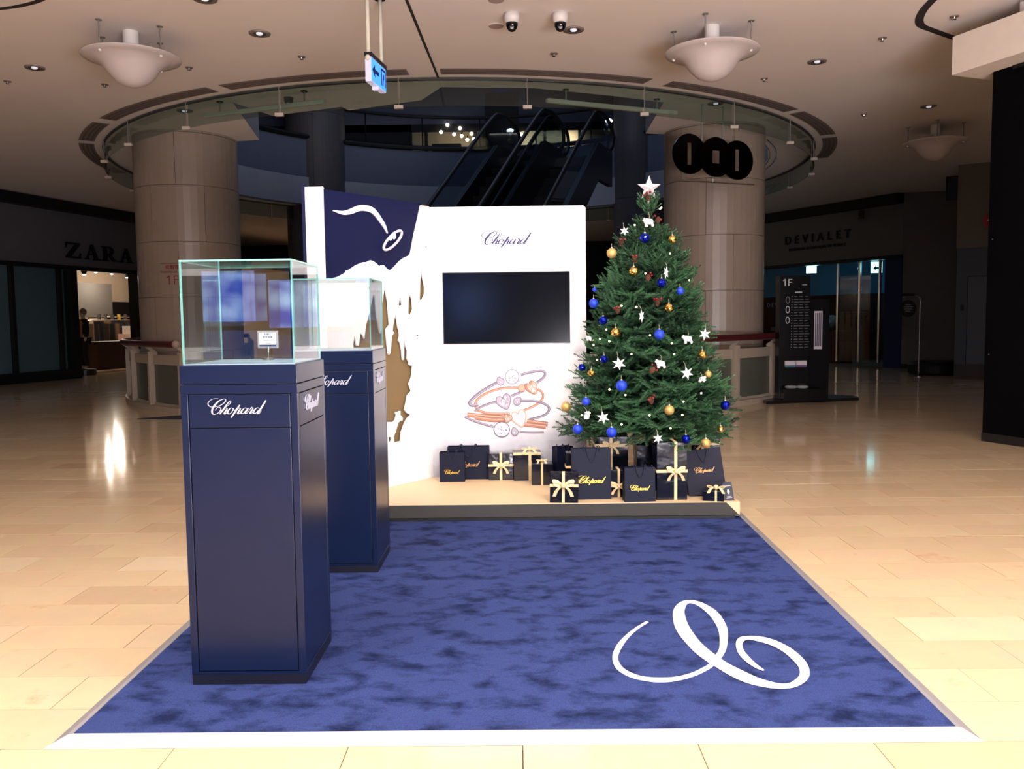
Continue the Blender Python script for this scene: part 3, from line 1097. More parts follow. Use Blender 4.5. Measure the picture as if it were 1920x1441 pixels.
MB().sphere((0, 0, .26), .14, 14, 10).build('body', DARKMETAL, tg, smooth=True)
MB().lathe([(.09, 0), (.04, .03), (.03, .14)], 12).build('foot', DARKMETAL, tg)
EXIT = M('exit_glow', (190, 255, 245), .5, emit=(170, 250, 255), estr=4.5)
for (x, y, z, lb) in ((9.36, 27.1, 3.0, 'lit exit lamp above the floor directory in the right shop entrance'), (10.5, 24.9, 2.87, 'lit green exit lamp beside the chrome posts at the right shop entrance')):
    tg = thing('exit_lamp', lb, 'exit sign', (x, y, z), (0, 0, -.25))
    MB().box(-.15, .15, 0, .06, -.16, .16).build('lit_face', EXIT, tg)
    MB().box(-.16, .16, .0, .07, .16, .2).build('housing', WHITE, tg)
    MB().box(-.012, .012, .02, .04, .2, .34).build('stem', CHROME, tg)
    if y < 25:
        MB().prism([(-.1, 0), (-.02, .07), (-.02, .03), (.08, .03), (.08, -.03), (-.02, -.03), (-.02, -.07)], 0, .006).xf(Matrix.Translation((0, -.002, -.02)) @ Matrix.Rotation(PI / 2, 4, 'X')).build('arrow', M('exit_green', (20, 150, 120), .5), tg, fix=True)
point('exit_light', (9.6, 27.35, 2.95), 5, (.35, .75, 1))
point('exit_light', (10.6, 25.1, 2.9), 4, (.35, .75, 1))

# stand with round sign and its pedestal next to the right wall
tg = thing('sign_stand', 'steel stand with a hanging round dark sign by the right wall', 'sign stand', (9.52, 20.1, 0))
MB().lathe([(.12, 0), (.12, .015), (.03, .03)], 20).build('foot', CHROME, tg)
MB().tube(smooth_path([(0, 0, .02), (0, 0, 1.5), (-.0, 0, 1.8), (-.05, 0, 1.9), (-.2, 0, 1.9), (-.42, 0, 1.9)], 5), .022, 8).build('pole', CHROME, tg, smooth=True)
MB().lathe([(.2, -.015), (.2, .015)], 24).xf(Matrix.Translation((-.3, -.02, 1.62)) @ Matrix.Rotation(PI / 2, 4, 'X')).build('round_panel', BLACK, tg)
for k, wd_ in enumerate((.12, .22, .2, .12)):
    MB().box(-.3 - wd_ / 2, -.3 + wd_ / 2, -.04, -.036, 1.70 - .05 * k, 1.715 - .05 * k).build('text_line', M('dim_white', (170, 170, 172), .6), tg)
MB().box(-.42, -.14, -.02, .02, 1.9, 1.98).build('top_plate', DARKMETAL, tg)
tg = thing('pedestal', 'low black oval pedestal beside the sign stand', 'pedestal', (10.35, 20.9, 0))
MB().lathe([(.62, 0), (.66, .05), (.66, .24), (.6, .3)], 36).build('base', BLACK, tg, smooth=False)
MB().lathe([(.5, .3), (.5, .33)], 36).build('top_plate', DARKMETAL, tg)

# ------------------------------------------------------------------ black wall and white soffit on the right
bd = Vector((.40, -1, 0)).normalized()
BANG = math.atan2(bd.y, bd.x)
BO = (5.35, 9.71, 0)
bw = struct(MB().box(0, 6.5, 0, 1.6, 0, 4.2).build('wall_black', M('matt_black_wall', (6, 6, 8), .8, spec=.04), None, loc=BO, rot=(0, 0, BANG)), 'black wall at the right edge')
MB().box(0, 6.5, -.015, 0, 0, .1).build('skirting', M('skirting_black', (24, 24, 26), .4), bw)
for x in (1.55, 3.1, 4.65):
    MB().box(x, x + .008, -.003, 0, .1, 4.2).build('panel_joint', GAP, bw)
for z in (1.0, 2.3):
    MB().sphere((.06, -.004, z), .008, 8, 6).build('screw', CHROME, bw)
so = struct(MB().box(-.25, 6.5, -.34, 1.6, 4.16, 4.58).build('soffit', M('soffit_white', (238, 226, 214), .6), None, loc=BO, rot=(0, 0, BANG)), 'white soffit box over the black wall')
MB().box(.25, 6.5, -.02, 1.6, 4.12, 4.16).build('reveal', BLACK, so)
MB().box(.35, 6.5, -.06, 1.4, 4.58, HC).build('upper_upstand', WHITE, so)
tg = thing('air_grille', 'white framed slatted air grille above the white soffit at the top right', 'air vent', BO, (0, 0, BANG))
MB().box(.42, 4.6, -.075, -.06, 4.585, HC - .01).build('backing', BLACK, tg)
MB().box(.38, .44, -.1, -.06, 4.58, HC - .005).build('frame', WHITE, tg)
MB().box(.38, 4.6, -.1, -.06, HC - .03, HC - .005).build('frame', WHITE, tg)
for k in range(7):
    MB().box(.44, 4.6, -.095, -.075, 4.6 + .024 * k, 4.607 + .024 * k).build('slat', M('slat_grey', (150, 148, 150), .5), tg)

# ------------------------------------------------------------------ atrium railing on the ground floor
RAILP = M('railing_beige', (176, 164, 148), .5)
RAILR = M('handrail_dark_red', (74, 22, 28), .35)
RAD = 7.05


def railing(a0, a1, npost, label):
    t = thing('railing', label, 'railing')
    a0, a1 = math.radians(a0), math.radians(a1)
    st = (a1 - a0) / (npost - 1)
    P = arc_pts(RAD + .12, a0, a1, 40)
    MB().tube([(x, y, 1.13) for x, y in P], .055, 10).build('handrail', RAILR, t, smooth=True)
    for k in (0, 40):
        MB().sphere((P[k][0], P[k][1], 1.13), .065, 10, 8).build('end_cap', RAILP, t, smooth=True)

    def band(r0, r1, z0, z1, b0, b1, n, mat, nm):
        A, B = arc_pts(r0, b0, b1, n), arc_pts(r1, b0, b1, n)
        w = n + 1
        mb = MB().add([(x, y, z0) for x, y in A] + [(x, y, z1) for x, y in A] + [(x, y, z0) for x, y in B] + [(x, y, z1) for x, y in B],
                      [(i, i + 1, w + i + 1, w + i) for i in range(n)] + [(2 * w + i + 1, 2 * w + i, 3 * w + i, 3 * w + i + 1) for i in range(n)] +
                      [(w + i, w + i + 1, 3 * w + i + 1, 3 * w + i) for i in range(n)] + [(i + 1, i, 2 * w + i, 2 * w + i + 1) for i in range(n)] +
                      [(0, w, 3 * w, 2 * w), (n, 2 * w + n, 3 * w + n, w + n)])
        mb.build(nm, mat, t, fix=True)
    band(RAD - .12, RAD + .12, 0, .09, a0, a1, 40, RAILP, 'base_kerb')
    for i in range(npost - 1):
        b0, b1 = a0 + i * st + .012, a0 + (i + 1) * st - .012
        band(RAD - .01, RAD + .01, .12, .78, b0, b1, 8, RAILGLASS, 'glass_panel')
        band(RAD - .03, RAD + .03, .78, .94, b0, b1, 8, RAILP, 'top_rail')
        band(RAD - .03, RAD + .03, .09, .13, b0, b1, 8, RAILP, 'bottom_rail')
    for i in range(npost):
        a = a0 + i * st
        c, s_ = math.cos(a), math.sin(a)
        mb = MB()
        for r0, r1, z0, z1 in ((RAD - .06, RAD + .09, .0, 1.0),):
            w = .035
            mb.add([(CX + r * c - e * s_, CY + r * s_ + e * c, z) for z in (z0, z1) for r, e in ((r0, -w), (r1, -w), (r1, w), (r0, w))],
                   [(0, 3, 2, 1), (4, 5, 6, 7), (0, 1, 5, 4), (1, 2, 6, 5), (2, 3, 7, 6), (3, 0, 4, 7)])
        po = mb.build('post', RAILP, t, fix=True)
        mb = MB()
        w = .03
        mb.add([(CX + r * c - e * s_, CY + r * s_ + e * c, z) for e in (-w, w) for r, z in ((RAD - .07, .9), (RAD - .07, .98), (RAD + .1, 1.11), (RAD + .13, 1.07))],
               [(0, 1, 2, 3), (7, 6, 5, 4), (0, 4, 5, 1), (1, 5, 6, 2), (2, 6, 7, 3), (3, 7, 4, 0)])
        mb.build('bracket', RAILP, po, fix=True)
    return t


railing(150, 232, 10, 'curved glass railing with dark red handrail in front of the left column')
railing(280, 322, 5, 'curved glass railing with dark red handrail behind the christmas tree')
tg = tag(MB().prism([(-5.9, 12.9), (-4.4, 12.7), (-4.3, 13.3), (-5.2, 13.5)], 0, .012).build('floor_mat', M('mat_grey', (44, 44, 48), .8)), 'flat dark grey floor mat in front of the left railing', 'mat')

# ------------------------------------------------------------------ floor directory
tg = thing('floor_directory', 'tall black floor directory stand with white lists, right of the tree', 'directory', (0, 0, 0), (0, 0, 0))
tg.location = (4.7, 14.4, 0)
MB().prism([(-.55, -.3), (1.2, .2), (1.25, .6), (.9, .75), (-.5, .45)], 0, .05).build('base_plate', M('base_black', (20, 20, 22), .3), tg)
MB().box(-.26, .26, 0, .22, .05, 2.15).build('monolith', M('gloss_black', (8, 8, 10), .2), tg, bevel=.01)
MB().box(.26, .62, .08, .22, .05, 1.75).build('side_panel', M('gloss_black', (8, 8, 10), .2), tg)
DIM = M('list_white', (190, 190, 195), .6)
DIM2 = M('list_grey', (110, 110, 116), .6)
text('1F', .17, DIM, tg, (-.13, -.004, 2.03))
MB().box(.12, .2, -.006, 0, 1.99, 2.0).build('small_mark', DIM, tg)
MB().box(.0, .12, -.006, 0, 1.86, 1.88).build('heading_line', DIM, tg)
for k, z in enumerate((1.74, 1.58, 1.40)):
    mb = MB()
    c = []
    for i in range(16):
        a = 2 * PI * i / 16
        c.append((-.12 + .03 * math.cos(a), z + .055 * math.sin(a), .012))
    ribbon2d(mb, c, 2, True)
    mb.xf(Matrix.Translation((0, -.004, 0)) @ Matrix.Rotation(PI / 2, 4, 'X')).build('floor_symbol', DIM if k else DIM2, tg)
for k in range(20):
    z = 1.80 - .045 * k
    MB().box(-.055, -.045, -.006, 0, z - .008, z + .002).build('dot', DIM, tg)
    for j in range(3):
        w = .05 + .03 * ((k * 7 + j * 3) % 3) / 2
        MB().box(-.01 + .09 * j, -.01 + .09 * j + w, -.005, 0, z - .008, z).build('text_line', DIM2, tg)
MB().box(.36, .50, .074, .08, .9, 1.55).build('notice_sheet', M('notice_paper', (196, 192, 205), .7), tg)
for k in range(4):
    MB().box(.375 + .03 * k, .39 + .03 * k, .07, .074, .95, 1.52).build('text_column', M('notice_ink', (60, 56, 70), .7), tg)
for k, x in enumerate((-.16, .03)):
    MB().box(x, x + .18, -.02, 0, .62, .71).build('leaflet', M('leaflet_white', (205, 200, 210), .7), tg)
    MB().box(x, x + .18, -.021, -.019, .6, .635).build('leaflet_band', M('leaflet_band%d' % k, [(60, 110, 130), (90, 70, 120)][k], .7), tg)
    MB().sphere((x + .08, -.1, .27), .1, 12, 8, sz=.35, sx=1.1).build('leaflet_holder', M('holder_grey', (150, 158, 154), .4), tg, smooth=True)
MB().box(-.24, .5, -.22, 0, .05, .24).build('lower_box', M('gloss_black', (8, 8, 10), .2), tg)

# ------------------------------------------------------------------ three hanging discs "1 0 1" in front of the right column
tg = thing('hanging_disc_sign', 'three black mirror discs with slots hanging in front of the right column', 'sign', (3.12, 13.62, -.05), (0, 0, .42))
DISC = M('black_mirror', (14, 13, 12), .08, .9)
for k, (dx, z, slot) in enumerate(((-.46, 4.06, 'I'), (0, 4.03, 'O'), (.46, 4.02, 'I'))):
    n = 40
    outer = [(.31 * math.cos(2 * PI * i / n), .31 * math.sin(2 * PI * i / n)) for i in range(n)]
    sw, sh = (.045, .17) if slot == 'I' else (.075, .1)
    me = filled(outer, [[(-sw, -sh), (sw, -sh), (sw, sh), (-sw, sh)]], 'disc')
    me.materials.append(DISC)
    put('disc', me, tg, (dx, -.06 if k == 1 else 0, z), (PI / 2, 0, 0), solid=.03)
for x in (-.2, .2):
    MB().tube([(x, .02, 4.2), (x, .02, HC + .05)], .014, 8).build('hanger_rod', RODM, tg)
MB().tube([(-.82, .0, 3.64), (.82, .0, 3.66)], .012, 8).build('cross_bar', CHROME, tg)
MB().tube([(0, 0, 3.65), (0, 0, 3.76)], .012, 8).build('stub', CHROME, tg)

# ------------------------------------------------------------------ ceiling fixtures
BOWL = M('frosted_bowl', (208, 198, 198), .45)


def dish(x, y, label):
    t = thing('bowl_lamp', label, 'ceiling lamp', (x, y, HC), group='unlit bowl lamps under the ceiling')
    MB().lathe([(0.001, -.62), (.08, -.61), (.17, -.57), (.25, -.49), (.31, -.40), (.38, -.345), (.46, -.315), (.535, -.30), (.54, -.29), (.46, -.3), (.37, -.32), (.28, -.36), (.1, -.38)], 40, cap=False).build('bowl', BOWL, t, smooth=True)
    MB().lathe([(.07, -.33), (.07, -.17), (.085, -.16), (.085, 0)], 20).build('canopy', WHITE, t)
    MB().lathe([(.03, -.4), (.03, -.3)], 12).build('socket', WHITE, t)
    for i in range(4):
        a = PI / 4 + PI / 2 * i + .4
        px, py = .44 * math.cos(a), .44 * math.sin(a)
        r = MB().tube([(px, py, -.31), (px, py, 0)], .008, 6).build('hanger_rod', RODM, t)
        MB().lathe([(.035, -.008), (.035, 0)], 14, (px, py, 0)).build('rose', RODM, r)
        MB().sphere((px, py, -.325), .018, 8, 6).build('nut', WHITE, r)
    return t


dl = dish(-4.40, 9.9, 'white frosted bowl lamp hanging under the ceiling above the left column')
dup(dl, (2.27, 10.0, HC), None, 'white frosted bowl lamp hanging under the ceiling right of the cameras')
dup(dl, (7.42, 15.25, HC), None, 'dim bowl lamp hanging in the dark at the far right ceiling')


def downlight(x, y, label):
    t = thing('downlight', label, 'ceiling lamp', (x, y, HC), group='recessed ceiling downlights')
    MB().lathe([(.075, -.012), (.12, -.014), (.125, -.001), (.075, -.001)], 28, cap=False).build('trim_ring', M('downlight_ring', (150, 138, 132), .4, .3), t, smooth=True)
    MB().lathe([(.11, -.002), (.11, -.001)], 24).build('reflector', M('downlight_reflector', (112, 100, 96), .3, .4), t)
    MB().sphere((0, -.01, -.01), .04, 12, 8, sz=.5).build('bulb', M('downlight_bulb', (235, 235, 245), .3, emit=(235, 238, 255), estr=.45), t, smooth=True)
    return t


d0 = downlight(-2.95, 10.01, 'recessed downlight in the ceiling between the left bowl lamp and the exit sign')
for x, y, lb in ((.68, 10.04, 'recessed downlight in the ceiling next to the right dome camera'), (3.97, 11.4, 'recessed downlight in the ceiling right of the right bowl lamp'),
                 (-6.23, 11.17, 'recessed downlight in the ceiling left of the left bowl lamp'), (6.63, 13.88, 'recessed downlight in the dim ceiling above the far right bowl lamp'),
                 (3.13, 13.5, 'recessed downlight inside the glass ring above the hanging discs'), (-5.2, 13.5, 'recessed downlight inside the glass ring at the left column top'),
                 (-3.19, 8.95, 'recessed downlight cut by the top edge left of the exit sign')):
    dup(d0, (x, y, HC), None, lb)
CAMW = M('camera_white', (235, 230, 230), .4)


def dome(x, y, label, white=True):
    t = thing('dome_camera', label, 'camera', (x, y, HC), group=None)
    if white:
        MB().lathe([(.085, 0), (.083, -.06), (.07, -.105)], 24).build('housing', CAMW, t, smooth=True)
    else:
        MB().lathe([(.07, 0), (.068, -.03)], 24).build('housing', DARKMETAL, t)
    b = -.105 if white else -.03
    MB().lathe([(.066, b), (.064, b - .03), (.045, b - .07), (.02, b - .088), (.001, b - .09)], 24, cap=False).build('dome', M('dome_black', (10, 10, 14), .1), t, smooth=True)
    MB().lathe([(.02, 0), (.02, .01)], 12).xf(Matrix.Translation((0, -.045, b - .062)) @ Matrix.Rotation(1.0, 4, 'X')).build('lens', M('lens_pale', (200, 200, 215), .2), t)
    return t


c1 = dome(-.03, 9.5, 'white dome camera on the ceiling, left of the two')
dup(c1, (.5, 9.52, HC), None, 'white dome camera on the ceiling, right one next to the downlight')
dome(-3.38, 12.82, 'black dome camera under the ceiling inside the ring above the left light bar', False)
t = thing('ceiling_speaker', 'flat round grey ceiling speaker left of the dome cameras', 'speaker', (-.21, 9.88, HC))
MB().lathe([(.085, 0), (.083, -.008), (.07, -.014)], 24).build('grille', M('speaker_grille', (168, 150, 146), .7), t)
MB().lathe([(.09, 0), (.09, -.004)], 24).build('rim', WHITE, t)
dup(t, (-.19, 9.1, HC), None, 'flat round ceiling speaker at the top edge above the dome cameras')
lbs = ['sprinkler disc in the ceiling just right of the left bowl lamp', 'sprinkler disc in the ceiling below the left central downlight', 'sprinkler disc in the ceiling below the right dome camera',
       'sprinkler disc in the ceiling up to the right of the right bowl lamp', 'sprinkler disc in the ceiling under the downlight right of the right bowl lamp', 'sprinkler disc in the ceiling next to the white soffit',
       'sprinkler disc in the dim ceiling above the far right bowl lamp', 'sprinkler disc in the ceiling below the left edge of the left bowl lamp', 'sprinkler disc in the ceiling at the far left edge']
tp = None
for (x, y), lb in zip([(-4.26, 11.27), (-2.69, 10.89), (.49, 10.91), (4.44, 10.5), (3.5, 12.17), (4.94, 9.79), (5.79, 14.36), (-5.72, 11.99), (-6.95, 11.77)], lbs):
    if tp is None:
        tp = thing('sprinkler', lb, 'sprinkler', (x, y, HC), group='sprinkler discs in the ceiling')
        MB().lathe([(.05, 0), (.048, -.01), (.03, -.012)], 18).build('plate', M('sprinkler_plate', (128, 112, 104), .5), tp)
        MB().lathe([(.018, -.012), (.014, -.03), (.024, -.034), (.024, -.038)], 12).build('head', CHROME, tp)
    else:
        dup(tp, (x, y, HC), None, lb)
LBAR = M('light_bar_white', (196, 196, 184), .5)
for a, b, lb in (((-4.75, 13.1), (-2.74, 12.36), 'thin unlit light bar hanging inside the glass ring on the left'), ((.45, 12.47), (2.49, 13.35), 'thin unlit light bar hanging inside the glass ring on the right')):
    A, B = Vector(a + (0,)), Vector(b + (0,))
    L_ = (B - A).length
    t = thing('light_bar', lb, 'ceiling lamp', (a[0], a[1], 4.62), (0, 0, math.atan2((B - A).y, (B - A).x)))
    MB().box(0, L_, -.04, .04, -.025, .025).build('body', LBAR, t, bevel=.008)
    MB().box(.02, L_ - .02, -.03, .03, -.032, -.024).build('diffuser', M('bar_diffuser', (214, 214, 204), .4), t)
    for f in (.14, .84):
        MB().tube([(L_ * f, 0, .02), (L_ * f, 0, HC - 4.62)], .012, 6).build('hanger', RODM, t)
        MB().lathe([(.05, HC - 4.63), (.05, HC - 4.62)], 12, (L_ * f, 0, 0)).build('rose', DARKMETAL, t)

# hanging lit exit sign (edge-on to the viewpoint, face turned to the right)
tg = thing('hanging_exit_sign', 'blue lit exit sign with an arrow hanging from two pale tubes', 'exit sign', (-1.435, 8.6, 0), (0, 0, math.radians(81)))
# local x runs away from the viewer along the sign
BLUES = M('exit_sign_blue', (70, 150, 255), .4, emit=(60, 140, 255), estr=1.5)
MB().box(0, .47, .0, .06, 3.85, 4.09).build('case', M('sign_case_white', (205, 205, 225), .5, emit=(205, 205, 240), estr=.35), tg)
MB().box(.01, .46, -.006, .0, 3.86, 4.08).build('lit_face', BLUES, tg)
MB().box(-.01, .48, -.01, .065, 4.09, 4.13).build('top_rail', DARKMETAL, tg)
SIGNG = M('sign_symbol_blue', (10, 40, 120), .5)
for q in ([(-.2, 3.91), (-.12, 3.97), (-.12, 3.93), (.0, 3.93), (.0, 3.89), (-.12, 3.89), (-.12, 3.85)], [(.08, 3.83), (.1, 3.83), (.1, 4.0), (.08, 4.0)], [(.08, 3.98), (.22, 3.98), (.22, 4.0), (.08, 4.0)], [(.2, 3.83), (.22, 3.83), (.22, 4.0), (.2, 4.0)],
          [(.12, 3.83), (.14, 3.83), (.16, 3.91), (.14, 3.92)], [(.14, 3.9), (.17, 3.9), (.17, 3.95), (.14, 3.95)]):
    MB().prism(q, .0065, .009).xf(Matrix.Translation((.22, 0, .06)) @ Matrix.Rotation(PI / 2, 4, 'X') @ Matrix.Scale(1, 4)).build('symbol', SIGNG, tg, fix=True)
MB().box(.2, .26, -.008, .06, 3.82, 3.855).build('lamp_tab', M('sign_case_white', (205, 205, 225), .5), tg)
TUBEM = M('hanger_tube_cream', (222, 220, 206), .5)
for x in (.02, .43):
    MB().tube([(x, .03, 4.12), (x, .03, HC)], .02, 10).build('hanger_tube', TUBEM, tg, smooth=True)
    MB().lathe([(.055, HC - .012), (.055, HC)], 16, (x, .03, 0)).build('ceiling_rose', DARKMETAL, tg)
MB().sphere((.0, .03, 4.08), .03, 10, 8).build('end_cap', TUBEM, tg, smooth=True)

# ------------------------------------------------------------------ the hall behind the viewpoint (seen only as reflections)
bk = struct(MB().box(-16, 15, -12.3, -12, 0, HC).build('wall_rear', M('rear_wall_dark', (34, 32, 32), .7), None), 'dark shopfront wall behind the viewpoint')
for k in range(16):
    MB().box(-16, 15, -12, -11.96, 2.4 + .15 * k, 2.5 + .15 * k).build('slat', M('rear_slat', (58, 52, 48), .6), bk)
WINB = bpy.data.materials.new('blue_lit_shop_window')
WINB.use_nodes = True
nt = WINB.node_tree
b = nt.nodes['Principled BSDF']
tc = nt.nodes.new('ShaderNodeTexCoord')
vz = nt.nodes.new('ShaderNodeTexVoronoi')
vz.inputs['Scale'].default_value = 2.6
nz = nt.nodes.new('ShaderNodeTexNoise')
nz.inputs['Scale'].default_value = 5
rp = nt.nodes.new('ShaderNodeValToRGB')
rp.color_ramp.elements[0].color = srgb((170, 205, 255))
rp.color_ramp.elements[0].position = .2
rp.color_ramp.elements[1].color = srgb((24, 70, 190))
rp.color_ramp.elements[1].position = .75
nt.links.new(tc.outputs['Object'], vz.inputs['Vector'])
nt.links.new(vz.outputs['Distance'], rp.inputs[0])
nt.links.new(rp.outputs[0], b.inputs['Emission Color'])
nt.links.new(rp.outputs[0], b.inputs['Base Color'])
b.inputs['Emission Strength'].default_value = 6
MATS['winb'] = WINB
for (x0, x1, z0, z1) in ((-6.9, -5.75, 1.5, 2.6), (-5.45, -4.3, 1.35, 2.4), (-4.1, -3.2, 1.5, 2.9), (-2.4, -.9, 1.4, 2.6), (3.2, 4.6, 1.4, 2.7)):
    f = MB().box(x0 - .06, x1 + .06, -12, -11.94, z0 - .06, z1 + .06).build('window_frame', BLACK, bk)
    MB().box(x0, x1, -11.94, -11.92, z0, z1).build('lit_display', WINB, f)
for (x0, x1, z0, z1) in ((-6.9, -5.75, .7, 1.3), (-5.4, -4.4, .6, 1.2), (-4.1, -3.0, .6, 1.3)):
    MB().box(x0, x1, -11.96, -11.92, z0, z1).build('lower_panel', M('blue_lower_panel', (70, 110, 190), .5, emit=(50, 90, 180), estr=1.2), bk)

# ------------------------------------------------------------------ script lettering (pen strokes: x, y, width; word is 1265 units long)
SCRIPT = [
    [(480, 435, 8), (520, 385, 8), (570, 368, 9), (602, 395, 12), (595, 435, 14), (555, 485, 11), (500, 515, 10), (445, 522, 16), (413, 495, 26), (410, 450, 30), (430, 385, 34), (480, 320, 36), (560, 240, 24), (640, 200, 12), (690, 190, 9), (714, 207, 12), (705, 250, 16), (650, 300, 14), (580, 337, 12), (500, 358, 10), (430, 368, 9), (380, 360, 9), (345, 335, 11), (328, 300, 14), (343, 255, 12), (400, 205, 9), (480, 182, 8), (552, 185, 6)],
    [(718, 362, 8), (780, 320, 10), (822, 268, 12), (822, 240, 9), (800, 240, 10), (745, 305, 22), (655, 425, 32), (575, 517, 24)],
    [(600, 485, 8), (670, 410, 9), (722, 388, 12), (738, 405, 20), (695, 475, 30), (675, 508, 24), (692, 517, 14), (745, 478, 8)],
    [(862, 395, 9), (820, 390, 10), (772, 432, 22), (746, 482, 30), (765, 514, 18), (803, 510, 10), (850, 460, 12), (877, 415, 18), (860, 395, 12)],
    [(868, 432, 8), (895, 442, 7), (930, 420, 7)],
    [(1017, 328, 24), (930, 450, 34), (820, 598, 22)],
    [(925, 470, 8), (985, 403, 10), (1024, 398, 16), (1020, 425, 24), (975, 492, 30), (972, 516, 20), (992, 514, 10), (1042, 478, 8)],
    [(1168, 402, 9), (1130, 390, 10), (1078, 430, 22), (1042, 482, 30), (1052, 513, 18), (1090, 507, 10), (1150, 445, 10), (1200, 395, 12)],
    [(1200, 396, 22), (1150, 470, 30), (1130, 508, 24), (1150, 515, 12), (1185, 490, 8), (1240, 420, 9), (1270, 374, 12)],
    [(1266, 372, 20), (1278, 392, 12), (1303, 400, 18), (1268, 458, 30), (1236, 503, 26), (1250, 516, 12), (1305, 478, 8)],
    [(1430, 402, 9), (1392, 390, 10), (1342, 430, 22), (1308, 482, 30), (1322, 513, 18), (1360, 507, 10), (1425, 440, 10)],
    [(1588, 232, 22), (1490, 385, 32), (1405, 500, 28), (1412, 520, 14), (1438, 508, 9), (1482, 452, 7)],
]


def script_mesh(width, mat, bold=1.0, thick=.003):
    mb = MB()
    k = width / 1265
    for i, st in enumerate(SCRIPT):   # each stroke lies a hair above the last one
        ribbon2d(mb, [((x - 957) * k, (470 - y) * k, w * bold * k) for x, y, w in st], 5, lift=i * .00006)
    nv = len(mb.v)
    # give the strokes thickness: raised front with side walls
    top = [(x, y, thick + z) for x, y, z in mb.v]
    fs = list(mb.f)
    edge = {}
    for f in fs:
        for i in range(len(f)):
            e = (f[i], f[(i + 1) % len(f)])
            edge[e] = edge.get(e, 0) + 1
    walls = [(a, b, b + nv, a + nv) for (a, b) in edge if (b, a) not in edge]
    me = bpy.data.meshes.new('script_lettering')
    me.from_pydata(top + [(x, y, 0) for x, y, z in mb.v], [], fs + [(b, a, d, c) for a, b, c, d in walls])
    bm = bmesh.new()
    bm.from_mesh(me)
    bmesh.ops.recalc_face_normals(bm, faces=bm.faces)
    bm.to_mesh(me)
    bm.free()
    me.materials.append(mat)
    return me


# ------------------------------------------------------------------ carpet with metal edging and inlaid emblem
CARPET = bpy.data.materials.new('blue_carpet')
CARPET.use_nodes = True
nt = CARPET.node_tree
b = nt.nodes['Principled BSDF']
geo = nt.nodes.new('ShaderNodeNewGeometry')
mp = nt.nodes.new('ShaderNodeMapping')
mp.inputs['Scale'].default_value = (.75, 1.1, 1)
nt.links.new(geo.outputs['Position'], mp.inputs[0])
n1 = nt.nodes.new('ShaderNodeTexNoise')
n1.inputs['Scale'].default_value = 7.5
n1.inputs['Detail'].default_value = 5
n1.inputs['Roughness'].default_value = .62
n1.inputs['Distortion'].default_value = .15
nt.links.new(mp.outputs[0], n1.inputs['Vector'])
r1 = nt.nodes.new('ShaderNodeValToRGB')
r1.color_ramp.elements[0].position = .33
r1.color_ramp.elements[0].color = srgb((26, 36, 74))
r1.color_ramp.elements[1].position = .53
r1.color_ramp.elements[1].color = srgb((56, 71, 124))
nt.links.new(n1.outputs['Fac'], r1.inputs[0])
n2 = nt.nodes.new('ShaderNodeTexNoise')
n2.inputs['Scale'].default_value = 330
n2.inputs['Detail'].default_value = 2
nt.links.new(geo.outputs['Position'], n2.inputs['Vector'])
mx = nt.nodes.new('ShaderNodeMix')
mx.data_type = 'RGBA'
mx.blend_type = 'OVERLAY'
mx.inputs[0].default_value = .75
nt.links.new(r1.outputs[0], mx.inputs[6])
nt.links.new(n2.outputs['Fac'], mx.inputs[7])
nt.links.new(mx.outputs[2], b.inputs['Base Color'])
b.inputs['Roughness'].default_value = .95
b.inputs['Specular IOR Level'].default_value = .1
bp = nt.nodes.new('ShaderNodeBump')
bp.inputs['Strength'].default_value = .5
bp.inputs['Distance'].default_value = .006
nt.links.new(n2.outputs['Fac'], bp.inputs['Height'])
nt.links.new(bp.outputs[0], b.inputs['Normal'])
cp = thing('carpet', 'large dark blue carpet with a white curled emblem in front of the display', 'carpet')
cx0, cx1, cy0, cy1 = -1.60, 1.53, 2.85, 6.5
MB().prism([(cx0, cy0), (cx1, cy0), (1.615, cy1), (-1.585, cy1)], .001, .014).build('pile', CARPET, cp)
TRIM = M('aluminium_trim', (236, 236, 240), .35, .15)
TRIMS = M('aluminium_trim_side', (190, 190, 198), .35, .5)
mb = MB()
mb.add([(-1.655, 2.79, .001), (1.578, 2.79, .001), (1.535, 2.852, .019), (-1.605, 2.852, .019), (1.535, 2.87, .016), (-1.605, 2.87, .016), (1.535, 2.87, .001), (-1.605, 2.87, .001)],
       [(0, 1, 2, 3), (3, 2, 4, 5), (5, 4, 6, 7), (1, 0, 7, 6), (1, 6, 4, 2), (0, 3, 5, 7)])
mb.build('front_trim', TRIM, cp, fix=True)
for s, a, b_ in ((1, 1.535, 1.62), (-1, -1.605, -1.59)):
    e = .04 * s
    mb = MB()
    mb.add([(a + e, 2.79, .001), (b_ + e, cy1, .001), (b_, cy1, .018), (a, 2.84, .018), (b_ - e * .35, cy1, .016), (a - e * .35, 2.86, .016), (b_ - e * .35, cy1, .001), (a - e * .35, 2.86, .001)],
           [(0, 1, 2, 3), (3, 2, 4, 5), (5, 4, 6, 7), (1, 0, 7, 6), (1, 6, 4, 2), (0, 3, 5, 7)])
    mb.build('side_trim', TRIMS, cp, fix=True)
